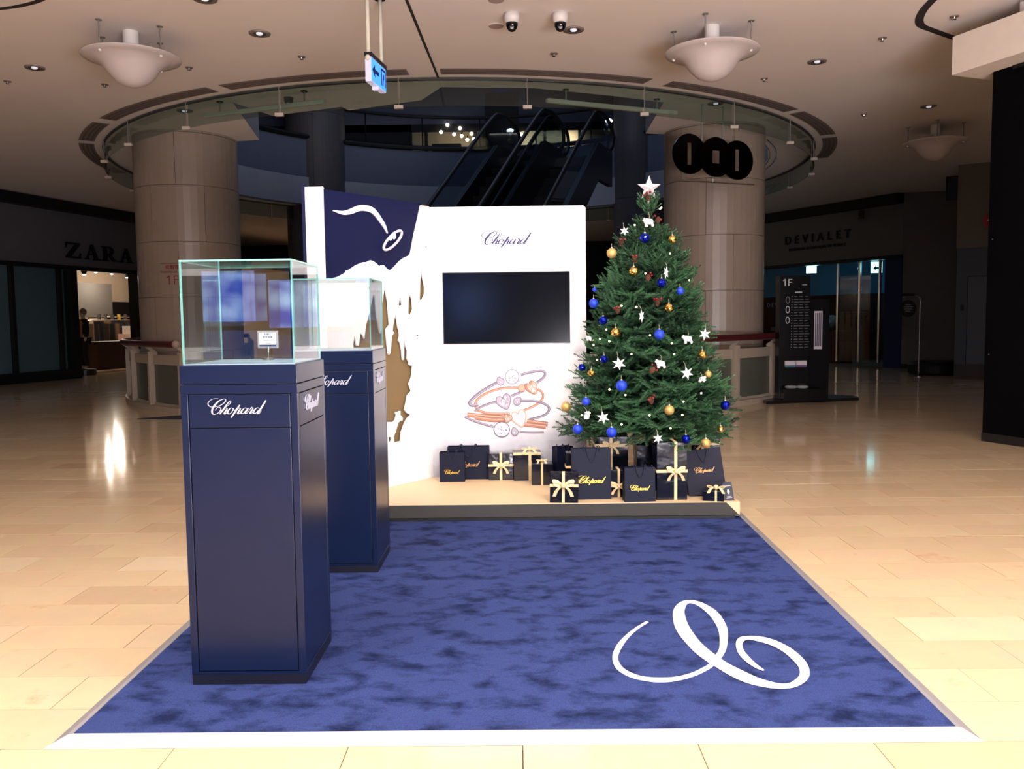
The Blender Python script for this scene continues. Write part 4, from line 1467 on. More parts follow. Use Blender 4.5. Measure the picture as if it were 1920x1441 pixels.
EMB = [((0.597,3.935),(0.606,3.918)),((0.535,3.853),(0.547,3.838)),((0.473,3.751),(0.491,3.738)),((0.423,3.645),(0.449,3.636)),((0.392,3.537),(0.417,3.536)),((0.384,3.457),(0.409,3.459)),((0.392,3.38),(0.421,3.391)),((0.424,3.316),(0.449,3.342)),((0.473,3.274),(0.49,3.308)),((0.541,3.251),(0.551,3.295)),((0.614,3.262),(0.619,3.302)),((0.688,3.301),(0.688,3.337)),((0.747,3.35),(0.746,3.388)),((0.796,3.405),(0.785,3.433)),((0.847,3.486),(0.829,3.519)),((0.895,3.592),(0.863,3.592)),((0.945,3.768),(0.901,3.75)),((0.964,3.901),(0.915,3.863)),((0.962,4.056),(0.914,3.994)),((0.927,4.167),(0.898,4.101)),((0.892,4.214),(0.88,4.157)),((0.863,4.226),(0.858,4.18)),((0.822,4.209),(0.837,4.163)),((0.78,4.149),(0.815,4.103)),((0.745,4.051),(0.798,4.029)),((0.722,3.908),(0.786,3.896)),((0.717,3.792),(0.787,3.781)),((0.726,3.682),(0.796,3.663)),((0.746,3.553),(0.815,3.568)),((0.772,3.464),(0.842,3.478)),((0.8,3.394),(0.867,3.415)),((0.84,3.305),(0.909,3.34)),((0.883,3.24),(0.947,3.281)),((0.941,3.198),(0.994,3.238)),((1.0,3.181),(1.026,3.226)),((1.062,3.193),(1.058,3.234)),((1.12,3.243),(1.094,3.271)),((1.158,3.305),(1.121,3.313)),((1.183,3.393),(1.139,3.379)),((1.187,3.479),(1.139,3.456)),((1.171,3.585),(1.126,3.545)),((1.132,3.673),(1.096,3.618)),((1.079,3.719),(1.05,3.666)),((1.02,3.725),(1.018,3.684)),((0.981,3.708),(0.995,3.672)),((0.951,3.65),(0.975,3.633)),((0.932,3.557),(0.963,3.565)),((0.933,3.476),(0.965,3.5)),((0.954,3.391),(0.975,3.421)),((0.983,3.345),(0.991,3.356))]
mb = MB()
q0 = smooth_path([tuple(a) for a, b_ in EMB], 4)
q1 = smooth_path([tuple(b_) for a, b_ in EMB], 4)
nq = len(q0)
mb.strip([(x, y, .003 * i / nq) for i, (x, y) in enumerate(q1)], [(x, y, .003 * i / nq) for i, (x, y) in enumerate(q0)])
o = mb.build('emblem', M('carpet_white', (245, 245, 248), .9, bump=.5, bscale=240), cp, loc=(0, 0, .0145), solid=.0012, fix=True)

# ------------------------------------------------------------------ display plinths with glass cases
NAVY = M('navy_lacquer', (11, 24, 54), .27, var=.04, scale=3, spec=.35)
GROOVE = M('groove_black', (6, 7, 12), .6)
LOGO = M('silver_letters', (214, 218, 238), .3, .35)


def plinth(x, y, label):
    """square 46 cm plinth, origin at the floor centre"""
    t = thing('display_plinth', label, 'plinth', (x, y, .0145))
    w, h = .229, 1.28
    MB().box(-w + .012, w - .012, -w + .012, w - .012, 0, h - .01).build('core', GROOVE, t)
    MB().box(-w + .001, w - .001, -w + .001, w - .001, .0, .04).build('base_strip', M('navy_black', (12, 15, 30), .4), t)
    MB().box(-w, w, -w, w, h - .075, h).build('cap', NAVY, t, bevel=.0025)
    MB().box(-w, w, -w, w, h - .112, h - .0775).build('top_rail', NAVY, t, bevel=.001)
    MB().box(-w, w, -w, w, .04, .052).build('bottom_rail', NAVY, t, bevel=.001)
    for sx in (-1, 1):
        for sy in (-1, 1):
            a, c = sorted((sx * w, sx * (w - .028)))
            d, e = sorted((sy * w, sy * (w - .028)))
            MB().box(a, c, d, e, .052, h - .112).build('corner_post', NAVY, t, bevel=.0015)
    g_ = .0035
    for k in range(4):
        R = Matrix.Rotation(k * PI / 2, 4, 'Z')
        MB().box(-w + .028 + g_, w - .028 - g_, -w + .001, -w + .012, .052 + g_, 1.032).xf(R).build('lower_panel', NAVY, t, bevel=.0015)
        up_ = MB().box(-w + .028 + g_, w - .028 - g_, -w + .001, -w + .012, 1.032 + g_, h - .112 - g_).xf(R).build('name_panel', NAVY, t, bevel=.0015)
        if k in (0, 1):
            me = script_mesh(.228, LOGO, 1.05, .004)
            o = put('script_lettering', me, up_)
            o.matrix_local = R @ Matrix.Translation((-.008, -w - .0005, 1.098)) @ Matrix.Rotation(PI / 2, 4, 'X')
    return t


def glass_case(x, y, z, label):
    t = thing('glass_case', label, 'glass case', (x, y, z))
    w, h, d = .2185, .408, .0065
    e = .0006
    CG = [GLASS, TEAL]

    def pane(x0, x1, y0, y1, z0, z1, axis):
        mb = MB().box(x0, x1, y0, y1, z0, z1)
        big = {'z': (0, 1), 'y': (2, 4), 'x': (3, 5)}[axis]
        mb.mi = [0 if i in big else 1 for i in range(6)]
        return mb.build('glass_pane', CG, t)
    pane(-w, w, -w, -w + d, .004, h - d - e, 'y')
    pane(-w, w, w - d, w, .004, h - d - e, 'y')
    pane(-w, -w + d, -w + d + e, w - d - e, .004, h - d - e, 'x')
    pane(w - d, w, -w + d + e, w - d - e, .004, h - d - e, 'x')
    pane(-w, w, -w, w, h - d, h, 'z')
    MB().box(-w + .001, w - .001, -w + .001, w - .001, 0, .0035).build('base_sheet', M('case_base_pale', (176, 205, 226), .25), t)
    return t


plinth(-1.092, 3.497, 'dark blue plinth with silver script letters, nearer of the two')
plinth(-1.052, 4.99, 'dark blue plinth with silver script letters, farther one behind the first')
glass_case(-1.092, 3.497, 1.2947, 'empty clear glass case with a small sign on the nearer plinth')
glass_case(-1.052, 4.99, 1.2947, 'empty clear glass case on the farther plinth')
sg = thing('sign_holder', 'small clear sign holder with a white notice inside the nearer glass case', 'sign', (-1.07, 3.60, 1.2984), (0, 0, -.05))
MB().box(-.045, .045, .0, .003, .05, .125).build('acrylic_plate', M('acrylic_grey', (150, 150, 152), .3), sg)
MB().box(-.036, .036, -.002, .0, .065, .117).build('notice_card', M('card_white', (225, 228, 240), .7), sg)
MB().box(-.036, .036, -.0025, -.0018, .058, .0655).build('card_band', M('card_band_navy', (40, 56, 92), .6), sg)
INK = M('card_ink', (40, 50, 80), .7)
for k, (s_, sz) in enumerate((('本櫃位', .0115), ('暫停營業', .0105), ('Temporarily', .0085), ('closed', .0085))):
    text(s_, sz, INK, sg, (0, -.0024, .109 - .0125 * k), extrude=.0002)
MB().tube([(0, .0015, .012), (0, .0015, .055)], .004, 8).build('pin', CHROME, sg)
MB().lathe([(.025, 0), (.025, .006), (.008, .012)], 16).build('foot', CHROME, sg)

# ------------------------------------------------------------------ platform
WOOD = M('birch_ply', (226, 196, 156), .45, var=.08, scale=6, stretch=(.6, 8, 8))
PT = .13
pl = thing('platform', 'low pale wooden platform with a dark front board under the display', 'platform')
MB().box(-1.62, 1.59, 6.02, 7.75, .035, PT).build('deck', WOOD, pl, bevel=.003)
MB().box(-1.55, 1.55, 5.995, 7.7, .0145, .0345).build('shadow_base', BLACK, pl)  # black base brought forward as the painted contact shadow below the deck edge
MB().prism([(-1.62, .032), (1.585, .032), (1.49, .126), (-1.62, .126)], 0, .006).xf(Matrix.Translation((0, 6.02, 0)) @ Matrix.Rotation(PI / 2, 4, 'X')).build('front_board', M('front_board_charcoal', (58, 58, 56), .8, bump=.3, bscale=200), pl, fix=True)
MB().box(-1.62, 1.585, 6.012, 6.02, .028, .034).build('bottom_trim', M('trim_brass_grey', (120, 116, 100), .4, .4), pl)

# ------------------------------------------------------------------ main display panel with screen and print
PANW = bpy.data.materials.new('panel_print_white')
PANW.use_nodes = True
nt = PANW.node_tree
b = nt.nodes['Principled BSDF']
tc = nt.nodes.new('ShaderNodeTexCoord')
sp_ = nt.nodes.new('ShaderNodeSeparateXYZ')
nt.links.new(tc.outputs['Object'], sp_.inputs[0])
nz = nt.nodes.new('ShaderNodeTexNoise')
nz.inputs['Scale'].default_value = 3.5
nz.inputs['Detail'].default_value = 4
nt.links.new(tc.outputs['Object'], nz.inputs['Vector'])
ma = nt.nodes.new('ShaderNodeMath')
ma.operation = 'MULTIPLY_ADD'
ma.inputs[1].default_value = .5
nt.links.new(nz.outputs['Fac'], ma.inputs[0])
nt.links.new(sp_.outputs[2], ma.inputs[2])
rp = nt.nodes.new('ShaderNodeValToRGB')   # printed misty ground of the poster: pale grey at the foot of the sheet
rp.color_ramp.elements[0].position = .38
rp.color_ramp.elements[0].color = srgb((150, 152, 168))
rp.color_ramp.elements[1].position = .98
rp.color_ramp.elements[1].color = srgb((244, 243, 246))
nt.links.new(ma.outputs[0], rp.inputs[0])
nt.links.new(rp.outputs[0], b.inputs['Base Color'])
b.inputs['Roughness'].default_value = .6
PX0, PX1, PY, PZ = -.735, .572, 7.1, 2.40
pn = thing('advertising_stand', 'tall white advertising stand with a dark screen and printed bracelets', 'advertising stand', (0, PY, 0))
MB().add([(PX0, 0, PT), (PX1, 0, PT), (PX1, .1, PT), (PX0, .1, PT), (PX0, 0, PZ), (PX1 - .02, 0, PZ), (PX1, 0, PZ - .02), (PX1, .1, PZ - .02), (PX1 - .02, .1, PZ), (PX0, .1, PZ)],
         [(0, 3, 2, 1), (0, 1, 6, 5, 4), (1, 2, 7, 6), (6, 7, 8, 5), (5, 8, 9, 4), (2, 3, 9, 8, 7), (3, 0, 4, 9)]).build('board', PANW, pn, fix=True)
MB().box(PX1 - .03, PX1 + .0, .1, .35, PT, PZ - .3).build('support_frame', WOOD, pn)
o = put('script_lettering', script_mesh(.412, M('logo_navy', (40, 42, 92), .6), 1.35, .001), pn, (-.0885, -.0005, 2.104), (PI / 2, 0, 0))
tv = MB().box(-.628, .437, -.012, 0, 1.262, 1.858).build('screen', M('screen_black', (4, 5, 9), .3), pn, bevel=.002)
MB().box(-.621, .430, -.0135, -.0118, 1.269, 1.851).build('screen_glass', M('screen_glass', (3, 5, 12), .14, spec=.3), tv)
# printed bracelets: flat colour strokes of the print
LIL = M('print_lilac', (126, 114, 134), .6)
LIL2 = M('print_lilac_light', (176, 168, 186), .6)
LIL3 = M('print_lilac_dark', (90, 80, 100), .6)
ROS = M('print_rose', (178, 122, 102), .6)
ROS2 = M('print_rose_light', (212, 166, 146), .6)
ROS3 = M('print_rose_dark', (138, 88, 72), .6)
PW = M('print_white', (214, 212, 218), .6)
U5 = .00053
LV = [0]


def stroke(pts, w, mats, nm='bracelet_print'):
    LV[0] += 1
    base = .0004 + LV[0] * .00009
    w *= 1.25
    for k, (f, off) in enumerate(((1, 0), (.7, .0), (.22, .16))):
        mb = MB()
        L_ = smooth_path([(x, y) for x, y in pts], 6)
        path = []
        for i, (x, y) in enumerate(L_):
            a, c = L_[max(0, i - 1)], L_[min(len(L_) - 1, i + 1)]
            dx, dy = c[0] - a[0], c[1] - a[1]
            l = math.hypot(dx, dy) or 1
            path.append((x - dy / l * w * U5 * off, y + dx / l * w * U5 * off, w * U5 * f))
        ribbon2d(mb, path, 1)
        mb.xf(Matrix.Translation((0, -(base + k * .00003), 0)) @ Matrix.Rotation(PI / 2, 4, 'X')).build(nm, mats[k], pn)


def blob(pts, mat, nm='bracelet_print', rim=None, rw=12):
    LV[0] += 1
    base = .0006 + LV[0] * .00009
    q = smooth_path(pts, 5, True)
    MB().add([(x, -base, z) for x, z in q], [tuple(range(len(q)))]).build(nm, mat, pn)
    if rim:
        mb = MB()
        ribbon2d(mb, [(x, z, rw * U5) for x, z in q], 1, True)
        mb.xf(Matrix.Translation((0, -base - .00004, 0)) @ Matrix.Rotation(PI / 2, 4, 'X')).build(nm, rim, pn)


def disc_pts(c, rx, rz, n=16, rot=0):
    return [(c[0] + rx * math.cos(a) * math.cos(rot) - rz * math.sin(a) * math.sin(rot), c[1] + rx * math.cos(a) * math.sin(rot) + rz * math.sin(a) * math.cos(rot)) for a in [2 * PI * i / n for i in range(n)]]


def heart_pts(c, r, rot=0, sx=1):
    base = [(0, -1), (.62, -.45), (.98, .2), (.72, .8), (.25, .78), (0, .5), (-.25, .78), (-.72, .8), (-.98, .2), (-.62, -.45)]
    return [(c[0] + r * (x * sx * math.cos(rot) - y * math.sin(rot)), c[1] + r * (x * sx * math.sin(rot) + y * math.cos(rot))) for x, y in base]


def drop_pts(c, r, rot=0):
    base = [(0, 1.1), (.6, .5), (.85, -.1), (.6, -.75), (0, -1), (-.6, -.75), (-.85, -.1), (-.6, .5)]
    return [(c[0] + r * (x * math.cos(rot) - y * math.sin(rot)), c[1] + r * (x * math.sin(rot) + y * math.cos(rot))) for x, y in base]


def gems(c, rx, rz, n, s, mat, seed=1):
    rnd = random.Random(seed)
    for k in range(n):
        for _ in range(20):
            x, z = rnd.uniform(-1, 1), rnd.uniform(-1, 1)
            if x * x + z * z < .8:
                break
        blob(disc_pts((c[0] + x * rx, c[1] + z * rz), s, s, 6), mat)


LL = (LIL3, LIL, LIL2)
RR_ = (ROS3, ROS, ROS2)
stroke([(0.017,0.995),(0.086,1.013),(0.156,1.025),(0.203,1.025),(0.224,1.001),(0.203,0.964),(0.149,0.927)], 34, LL)
stroke([(0.048,0.864),(-0.011,0.838),(-0.065,0.817)], 34, LL)
stroke([(0.159,0.873),(0.196,0.846),(0.204,0.809),(0.185,0.772),(0.137,0.735),(0.041,0.693)], 32, RR_)
stroke([(0.02,0.774),(0.111,0.773),(0.19,0.758),(0.243,0.728),(0.254,0.696),(0.227,0.659),(0.162,0.633),(0.082,0.615)], 32, LL)
stroke([(-0.005,0.886),(-0.101,0.887),(-0.192,0.872),(-0.277,0.841),(-0.342,0.799),(-0.369,0.757),(-0.361,0.719),(-0.333,0.692),(-0.237,0.669),(-0.077,0.665)], 34, RR_)
stroke([(-0.185,0.931),(-0.255,0.894),(-0.33,0.847),(-0.395,0.794),(-0.417,0.762),(-0.401,0.741),(-0.342,0.743)], 40, LL)
stroke([(-0.188,0.771),(-0.257,0.753),(-0.327,0.724),(-0.375,0.687)], 32, LL)
stroke([(-0.44,0.661),(-0.317,0.649),(-0.131,0.631)], 60, RR_)
stroke([(-0.376,0.639),(-0.238,0.616),(-0.12,0.614)], 60, RR_)
stroke([(0.066,0.602),(0.162,0.585),(0.242,0.573)], 60, RR_)
stroke([(0.039,0.575),(0.135,0.563),(0.226,0.552)], 56, RR_)
stroke([(-0.461,0.645),(-0.382,0.607),(-0.281,0.573),(-0.217,0.556)], 30, LL)
stroke([(0.001,0.511),(0.108,0.505),(0.209,0.506)], 22, LL)
blob(disc_pts((-.055, .977), .069, .074), LIL2, rim=PW, rw=24)
blob(disc_pts((-.055, .98), .056, .06), M('print_pale', (204, 198, 212), .6), rim=LIL, rw=8)
gems((-.055, .965), .04, .03, 14, .007, PW, 2)
gems((-.055, .965), .04, .03, 10, .004, LIL, 3)
blob(drop_pts((-.156, .944), .036, .5), LIL2, rim=LIL, rw=14)
blob(disc_pts((-.152, .935), .011, .011, 8), PW, rim=LIL, rw=6)
blob(drop_pts((.029, .886), .034, -1.2), ROS2, rim=ROS, rw=14)
blob(heart_pts((.104, .885), .062, .5, .75), ROS, rim=ROS3, rw=10)
blob(heart_pts((.118, .885), .058, .5, .75), ROS2, rim=ROS, rw=12)
gems((.118, .885), .034, .045, 22, .0055, PW, 4)
blob(heart_pts((-.124, .77), .068, .35, .95), LIL2, rim=LIL, rw=16)
gems((-.124, .772), .042, .045, 24, .006, PW, 5)
gems((-.124, .772), .042, .045, 14, .004, LIL, 6)
blob(drop_pts((-.012, .774), .036, -.8), LIL2, rim=LIL, rw=14)
blob(disc_pts((-.012, .766), .011, .011, 8), PW, rim=LIL, rw=6)
blob(heart_pts((.003, .629), .075, .3, .85), M('print_pearl', (220, 216, 228), .6), rim=ROS2, rw=20)
blob(heart_pts((.01, .628), .045, .3, .8), M('print_pearl_shade', (200, 196, 212), .6))
blob(heart_pts((-.096, .628), .036, -.3), ROS2, rim=ROS3, rw=9)
blob(disc_pts((-.093, .62), .011, .011, 8), PW, rim=ROS, rw=6)
blob(disc_pts((-.148, .534), .066, .064), LIL2, rim=LIL3, rw=10)
blob(disc_pts((-.148, .534), .058, .056), M('print_pale', (204, 198, 212), .6), rim=PW, rw=8)
gems((-.145, .527), .04, .034, 16, .007, PW, 7)
gems((-.145, .527), .04, .034, 10, .004, LIL3, 8)
blob(drop_pts((-.039, .517), .033, .3), LIL2, rim=LIL, rw=12)
blob(disc_pts((-.043, .507), .011, .011, 8), PW, rim=LIL, rw=6)

# ------------------------------------------------------------------ angled wing: dark board, brown backing, white snow cut-out
AX, AY = -1.4051, 6.2101
tx, ty = .59865, .80101
WANG = math.atan2(ty, tx)
wg = thing('display_wing', 'angled display wing with navy sky, white snow cut-out and brown backing', 'display wing', (AX, AY, 0), (0, 0, WANG))
WL, WZ = 1.13, 2.425
BROWN = M('bronze_backing', (120, 99, 66), .55)
NVB = M('wing_navy', (10, 17, 58), .6, spec=.2)
MB().box(.0, WL + .02, .03, .12, PT, WZ - .005).build('backing_board', BROWN, wg)
MB().prism([(0, 1.70), (.6, 1.78), (.8, 1.9), (.93, 2.0), (1.05, WZ), (0, WZ)], 0, .018).xf(Matrix.Translation((0, .0301, 0)) @ Matrix.Rotation(PI / 2, 4, 'X')).build('sky_board', NVB, wg, fix=True)
# white end face of the wing turned to the viewer, dark rear edge
pt_ = MB().add([(x, y, z) for z in (PT, WZ + .015) for x, y in ((-.0, .0), (-.078, .112), (-.002, .17), (.06, .06))],
               [(0, 3, 2, 1), (4, 5, 6, 7), (0, 1, 5, 4), (1, 2, 6, 5), (2, 3, 7, 6), (3, 0, 4, 7)]).build('end_face', M('end_face_white', (244, 243, 246), .6), wg, fix=True)
MB().add([(x, y, z) for z in (PT, WZ + .03) for x, y in ((-.0785, .1125), (-.092, .132), (-.01, .19), (.0, .172))],
         [(0, 3, 2, 1), (4, 5, 6, 7), (0, 1, 5, 4), (1, 2, 6, 5), (2, 3, 7, 6), (3, 0, 4, 7)]).build('rear_edge', NVB, wg, fix=True)
SNOW_TOP=[(0.005,1.762),(0.128,1.796),(0.195,1.827),(0.201,1.842),(0.212,1.839),(0.302,1.888),(0.371,1.912),(0.406,1.914),(0.447,1.931),(0.476,1.926),(0.511,1.91),(0.546,1.883),(0.564,1.9),(0.594,1.897),(0.623,1.872),(0.66,1.859),(0.717,1.898),(0.768,1.94),(0.819,1.969),(0.878,1.99),(0.898,2.013),(0.941,2.16),(0.984,2.28),(1.027,2.409)]
MAIN=[(0.588,1.711),(0.603,1.697),(0.622,1.623),(0.622,1.636),(0.638,1.43),(0.596,1.395),(0.601,1.347),(0.615,1.205),(0.624,1.193),(0.639,1.204),(0.662,1.345),(0.688,1.367),(0.669,1.381),(0.677,1.425),(0.707,1.518),(0.725,1.451),(0.733,1.402),(0.748,1.379),(0.749,1.334),(0.733,1.303),(0.754,1.281),(0.771,1.217),(0.775,1.149),(0.784,1.143),(0.792,1.153),(0.799,1.311),(0.807,1.317),(0.817,1.252),(0.835,1.215),(0.83,1.151),(0.848,1.123),(0.851,1.101),(0.87,1.093),(0.89,1.094),(0.881,1.021),(0.874,0.994),(0.84,0.942),(0.852,0.923),(0.87,0.883),(0.824,0.852),(0.81,0.807),(0.788,0.736),(0.807,0.712),(0.854,0.689),(0.812,0.661),(0.778,0.619),(0.744,0.558),(0.732,0.487),(0.66,0.482),(0.655,0.532),(0.681,0.575),(0.709,0.635),(0.728,0.651),(0.76,0.652),(0.761,0.675),(0.736,0.7),(0.738,0.732),(0.724,0.733),(0.711,0.716),(0.699,0.728),(0.678,0.728),(0.692,0.7),(0.678,0.665),(0.653,0.65),(0.585,0.657),(0.575,0.747),(0.566,0.757),(0.45,0.767),(0.296,1.038),(0.248,1.278),(0.262,1.354),(0.282,1.277),(0.304,1.277),(0.325,1.37),(0.347,1.352),(0.363,1.326),(0.384,1.428),(0.413,1.505),(0.473,1.674),(0.49,1.652),(0.5,1.505),(0.529,1.374),(0.543,1.361),(0.555,1.426),(0.564,1.505),(0.557,1.57)]
HB=[(0.765,1.658),(0.785,1.589),(0.757,1.584),(0.737,1.553),(0.75,1.615)]
HC=[(0.874,1.675),(0.902,1.635),(0.907,1.553),(0.873,1.497),(0.851,1.526),(0.86,1.635)]
HD=[(0.599,0.536),(0.626,0.533),(0.629,0.509),(0.616,0.474),(0.599,0.512)]
HE=[(1.04,1.948),(1.025,1.893),(1.03,1.829),(1.055,1.738),(1.053,1.683),(1.018,1.627),(0.989,1.634),(1.001,1.783),(1.016,1.874)]
HF=[(1.078,2.099),(1.095,2.07),(1.07,2.058)]
HG=[(0.943,1.35),(0.976,1.34),(0.943,1.324)]
TRAIL=[(0.092,2.277),(0.183,2.269),(0.261,2.286),(0.34,2.317),(0.408,2.326),(0.477,2.318),(0.523,2.292),(0.569,2.249),(0.61,2.205),(0.642,2.151)]
outer = [(.0, PT + .001), (1.125, PT + .001), (1.125, 2.0), (1.125, 2.405)] + SNOW_TOP[::-1]
sm = filled(outer, [MAIN, HB, HC, HD, HE, HF, HG], 'snow_sheet')
sm.materials.append(M('snow_sheet_white', (244, 242, 245), .6))
put('snow_sheet', sm, wg, (0, 0.0115, 0), (PI / 2, 0, 0), solid=.014)
# raised white trail and the ring
mb = MB()
TW = [.006, .022, .03, .034, .036, .036, .033, .028, .022, .004]
ribbon2d(mb, [(x, z, w * 1.25) for (x, z), w in zip(TRAIL, TW)], 6)
mb.build('trail', M('trail_white', (240, 236, 244), .5), wg, loc=(0, .011, 0), rot=(PI / 2, 0, 0), solid=.012)
rc, rot_ = (.69, 2.1), math.atan2(2.175 - 2.027, .788 - .592)
ring = MB()
R_ = .125
ring.tube([(rc[0] + R_ * math.cos(a) * math.cos(rot_) - .038 * math.sin(a) * math.sin(rot_), -.006, rc[1] + R_ * math.cos(a) * math.sin(rot_) + .038 * math.sin(a) * math.cos(rot_)) for a in [2 * PI * i / 28 for i in range(28)]], .011, 8, closed=True)
rg = ring.build('ring', M('ring_pale', (226, 220, 234), .3, .2), wg, smooth=True)
MB().sphere((.693, -.016, 2.135), .03, 14, 10, sy=.5, sx=.75).build('gem', M('gem_white', (240, 236, 248), .15), rg, smooth=True)
MB().sphere((.655, -.014, 2.113), .02, 12, 8, sy=.5).build('gem', M('gem_white', (240, 236, 248), .15), rg, smooth=True)

# ------------------------------------------------------------------ christmas tree
TCX, TCY = 1.053, 6.8
NEEDLE = bpy.data.materials.new('fir_needles')
NEEDLE.use_nodes = True
nt = NEEDLE.node_tree
b = nt.nodes['Principled BSDF']
oi = nt.nodes.new('ShaderNodeObjectInfo')
geo = nt.nodes.new('ShaderNodeNewGeometry')
nz = nt.nodes.new('ShaderNodeTexNoise')
nz.inputs['Scale'].default_value = 22
nt.links.new(geo.outputs['Position'], nz.inputs['Vector'])
ad = nt.nodes.new('ShaderNodeMath')
ad.operation = 'MULTIPLY_ADD'
ad.inputs[1].default_value = .5
nt.links.new(oi.outputs['Random'], ad.inputs[0])
nt.links.new(nz.outputs['Fac'], ad.inputs[2])
rp = nt.nodes.new('ShaderNodeValToRGB')
rp.color_ramp.elements[0].position = .36
rp.color_ramp.elements[0].color = srgb((7, 32, 21))
rp.color_ramp.elements[1].position = .95
rp.color_ramp.elements[1].color = srgb((68, 114, 76))
nt.links.new(ad.outputs[0], rp.inputs[0])
nt.links.new(rp.outputs[0], b.inputs['Base Color'])
b.inputs['Roughness'].default_value = .55
BARK = M('twig_brown', (64, 46, 34), .9)
BDARK = M('twig_green', (28, 52, 36), .9)
rt = random.Random(11)


def branch_mesh(length, seed):
    r = random.Random(seed)
    mb = MB()

    def droop(t, L):
        return -.10 * L * (t ** 2)

    def needles(p0, p1, dens, ln, taper=True):
        d = Vector(p1) - Vector(p0)
        L = d.length
        d.normalize()
        n = max(2, int(L / dens))
        a = d.orthogonal().normalized()
        c = d.cross(a)
        ph = r.random() * 6
        for i in range(n):
            t = i / n
            p = Vector(p0) + d * L * t
            for k in range(3):
                ang = ph + i * 2.4 + k * 2.094
                side = math.cos(ang) * a + math.sin(ang) * c
                dirn = (d * .75 + side * .8).normalized()
                l = ln * r.uniform(.75, 1.1) * (1 - .35 * t)
                w = dirn.cross(side.cross(d) if abs(dirn.dot(side)) < .99 else c)
                w = (side.cross(d)).normalized() * .0031
                e = p + dirn * l
                m_ = p + dirn * l * .55
                mb.add([p - w * .5, m_ - w, e, m_ + w, p + w * .5], [(0, 1, 2, 3, 4)])
        # bud tip
        for k in range(5):
            ang = k * 1.257
            side = math.cos(ang) * a + math.sin(ang) * c
            dirn = (d + side * .35).normalized()
            w = (side.cross(d)).normalized() * .0031
            p = Vector(p1)
            mb.add([p - w, p + dirn * ln * .5 - w, p + dirn * ln * .8, p + dirn * ln * .5 + w, p + w], [(0, 1, 2, 3, 4)])
    mb.cur = 0
    pts = [(length * t, 0, droop(t, length)) for t in [i / 6 for i in range(7)]]
    for i in range(1 if length > .3 else 0, 6):
        needles(pts[i], pts[i + 1], .0078, .029)
    nt_ = max(3, int(length / .05))
    for i in range(nt_):
        t = .22 + .72 * i / nt_
        p = (length * t, 0, droop(t, length))
        tl = min(.24, length * .5) * (1 - .62 * t) * r.uniform(.85, 1.15) + .03
        for s in (-1, 1):
            ang = s * math.radians(r.uniform(38, 58))
            el = r.uniform(-.12, .42)
            q = (p[0] + tl * math.cos(ang) * math.cos(el), p[1] + tl * math.sin(ang) * math.cos(el), p[2] + tl * math.sin(el))
            needles(p, q, .0082, .028)
    mb.cur = 1
    mb.tube(pts, [.007 * (1 - .8 * i / 6) for i in range(7)], 5)
    me = mb.mesh('branch', [NEEDLE, BDARK])
    return me


tree = thing('christmas_tree', 'tall green artificial christmas tree with lights beside the white display panel', 'christmas tree', (TCX, TCY, PT))
MB().tube([(0, 0, .0), (0, 0, 1.2), (0, 0, 2.2)], [.035, .025, .01], 10).build('trunk', BARK, tree, smooth=True)
MB().lathe([(.2, 0), (.2, .03), (.06, .05), (.05, .16)], 20).build('stand', BLACK, tree)
BM = {}
for L_ in (.78, .62, .46, .32, .2):
    BM[L_] = [branch_mesh(L_, int(L_ * 100) + s) for s in (1, 2)]
ZT, ZB, RB = 2.27, .46, .74     # local heights of the tip and of the widest ring


def cone_r(z):
    f = (ZT + .02 - z) / (ZT - ZB)
    P = [(0, .06), (.07, .2), (.16, .32), (.23, .45), (.35, .56), (.44, .63), (.63, .73), (.81, .86), (1, 1), (1.3, 1)]
    for (a, p), (c, q) in zip(P, P[1:]):
        if f <= c:
            return RB * (p + (q - p) * max(0, f - a) / (c - a))
    return RB


nb = 0
layers = 25
for li in range(layers):
    f = li / (layers - 1)
    z = ZB + .02 + (ZT - .12 - ZB) * (f ** .95)
    rad = cone_r(z)
    n = max(5, int(round(15.5 * rad / RB + 2)))
    for k in range(n):
        if nb >= 292:
            break
        a = 2 * PI * (k + .5 * (li % 2)) / n + rt.uniform(-.14, .14) + li * .37
        L_ = max(.09, rad - .035) * rt.uniform(.84, 1.1)
        if math.sin(a) > .2 and math.cos(a) < 0 and TCX + L_ * math.cos(a) < .62 and TCY + L_ * math.sin(a) > 7.0:
            L_ = max(.2, min(L_, .2 / math.sin(a)))      # branches stop at the white stand
        key = min(BM, key=lambda q: abs(q - L_))
        me = BM[key][rt.randint(0, 1)]
        lift = math.radians(4 + 34 * f + rt.uniform(-7, 8))
        zz_ = z - .02 - math.sin(lift) * L_ * .45 + rt.uniform(-.03, .03)
        o = put('branch', me, tree, (0, 0, zz_), (rt.uniform(-.35, .35), -lift, a))
        s = L_ / key
        o.scale = (s, s if s < 1 else 1, s if s < 1 else 1)
        nb += 1
# short inner sprays hide the trunk
for k in range(3):
    put('branch', BM[.2][k % 2], tree, (0, 0, ZT - .16), (0, -math.radians(74), k * 2.1))
    nb += 1

# star on the tip: five-pointed, faceted
SILV = M('glitter_silver', (222, 220, 226), .4, .35, var=.15, scale=90)


def star_mesh(r, ri, th, mat, n=5, name='star'):
    vs = [(0, -th, 0), (0, th, 0)]
    for i in range(2 * n):
        a = PI / 2 + PI * i / n
        q = r if i % 2 == 0 else ri
        vs.append((q * math.cos(a), 0, q * math.sin(a)))
    fs = []
    for i in range(2 * n):
        j = (i + 1) % (2 * n)
        fs += [(0, 2 + j, 2 + i), (1, 2 + i, 2 + j)]
    mb = MB().add(vs, fs)
    return mb.mesh(name, mat)


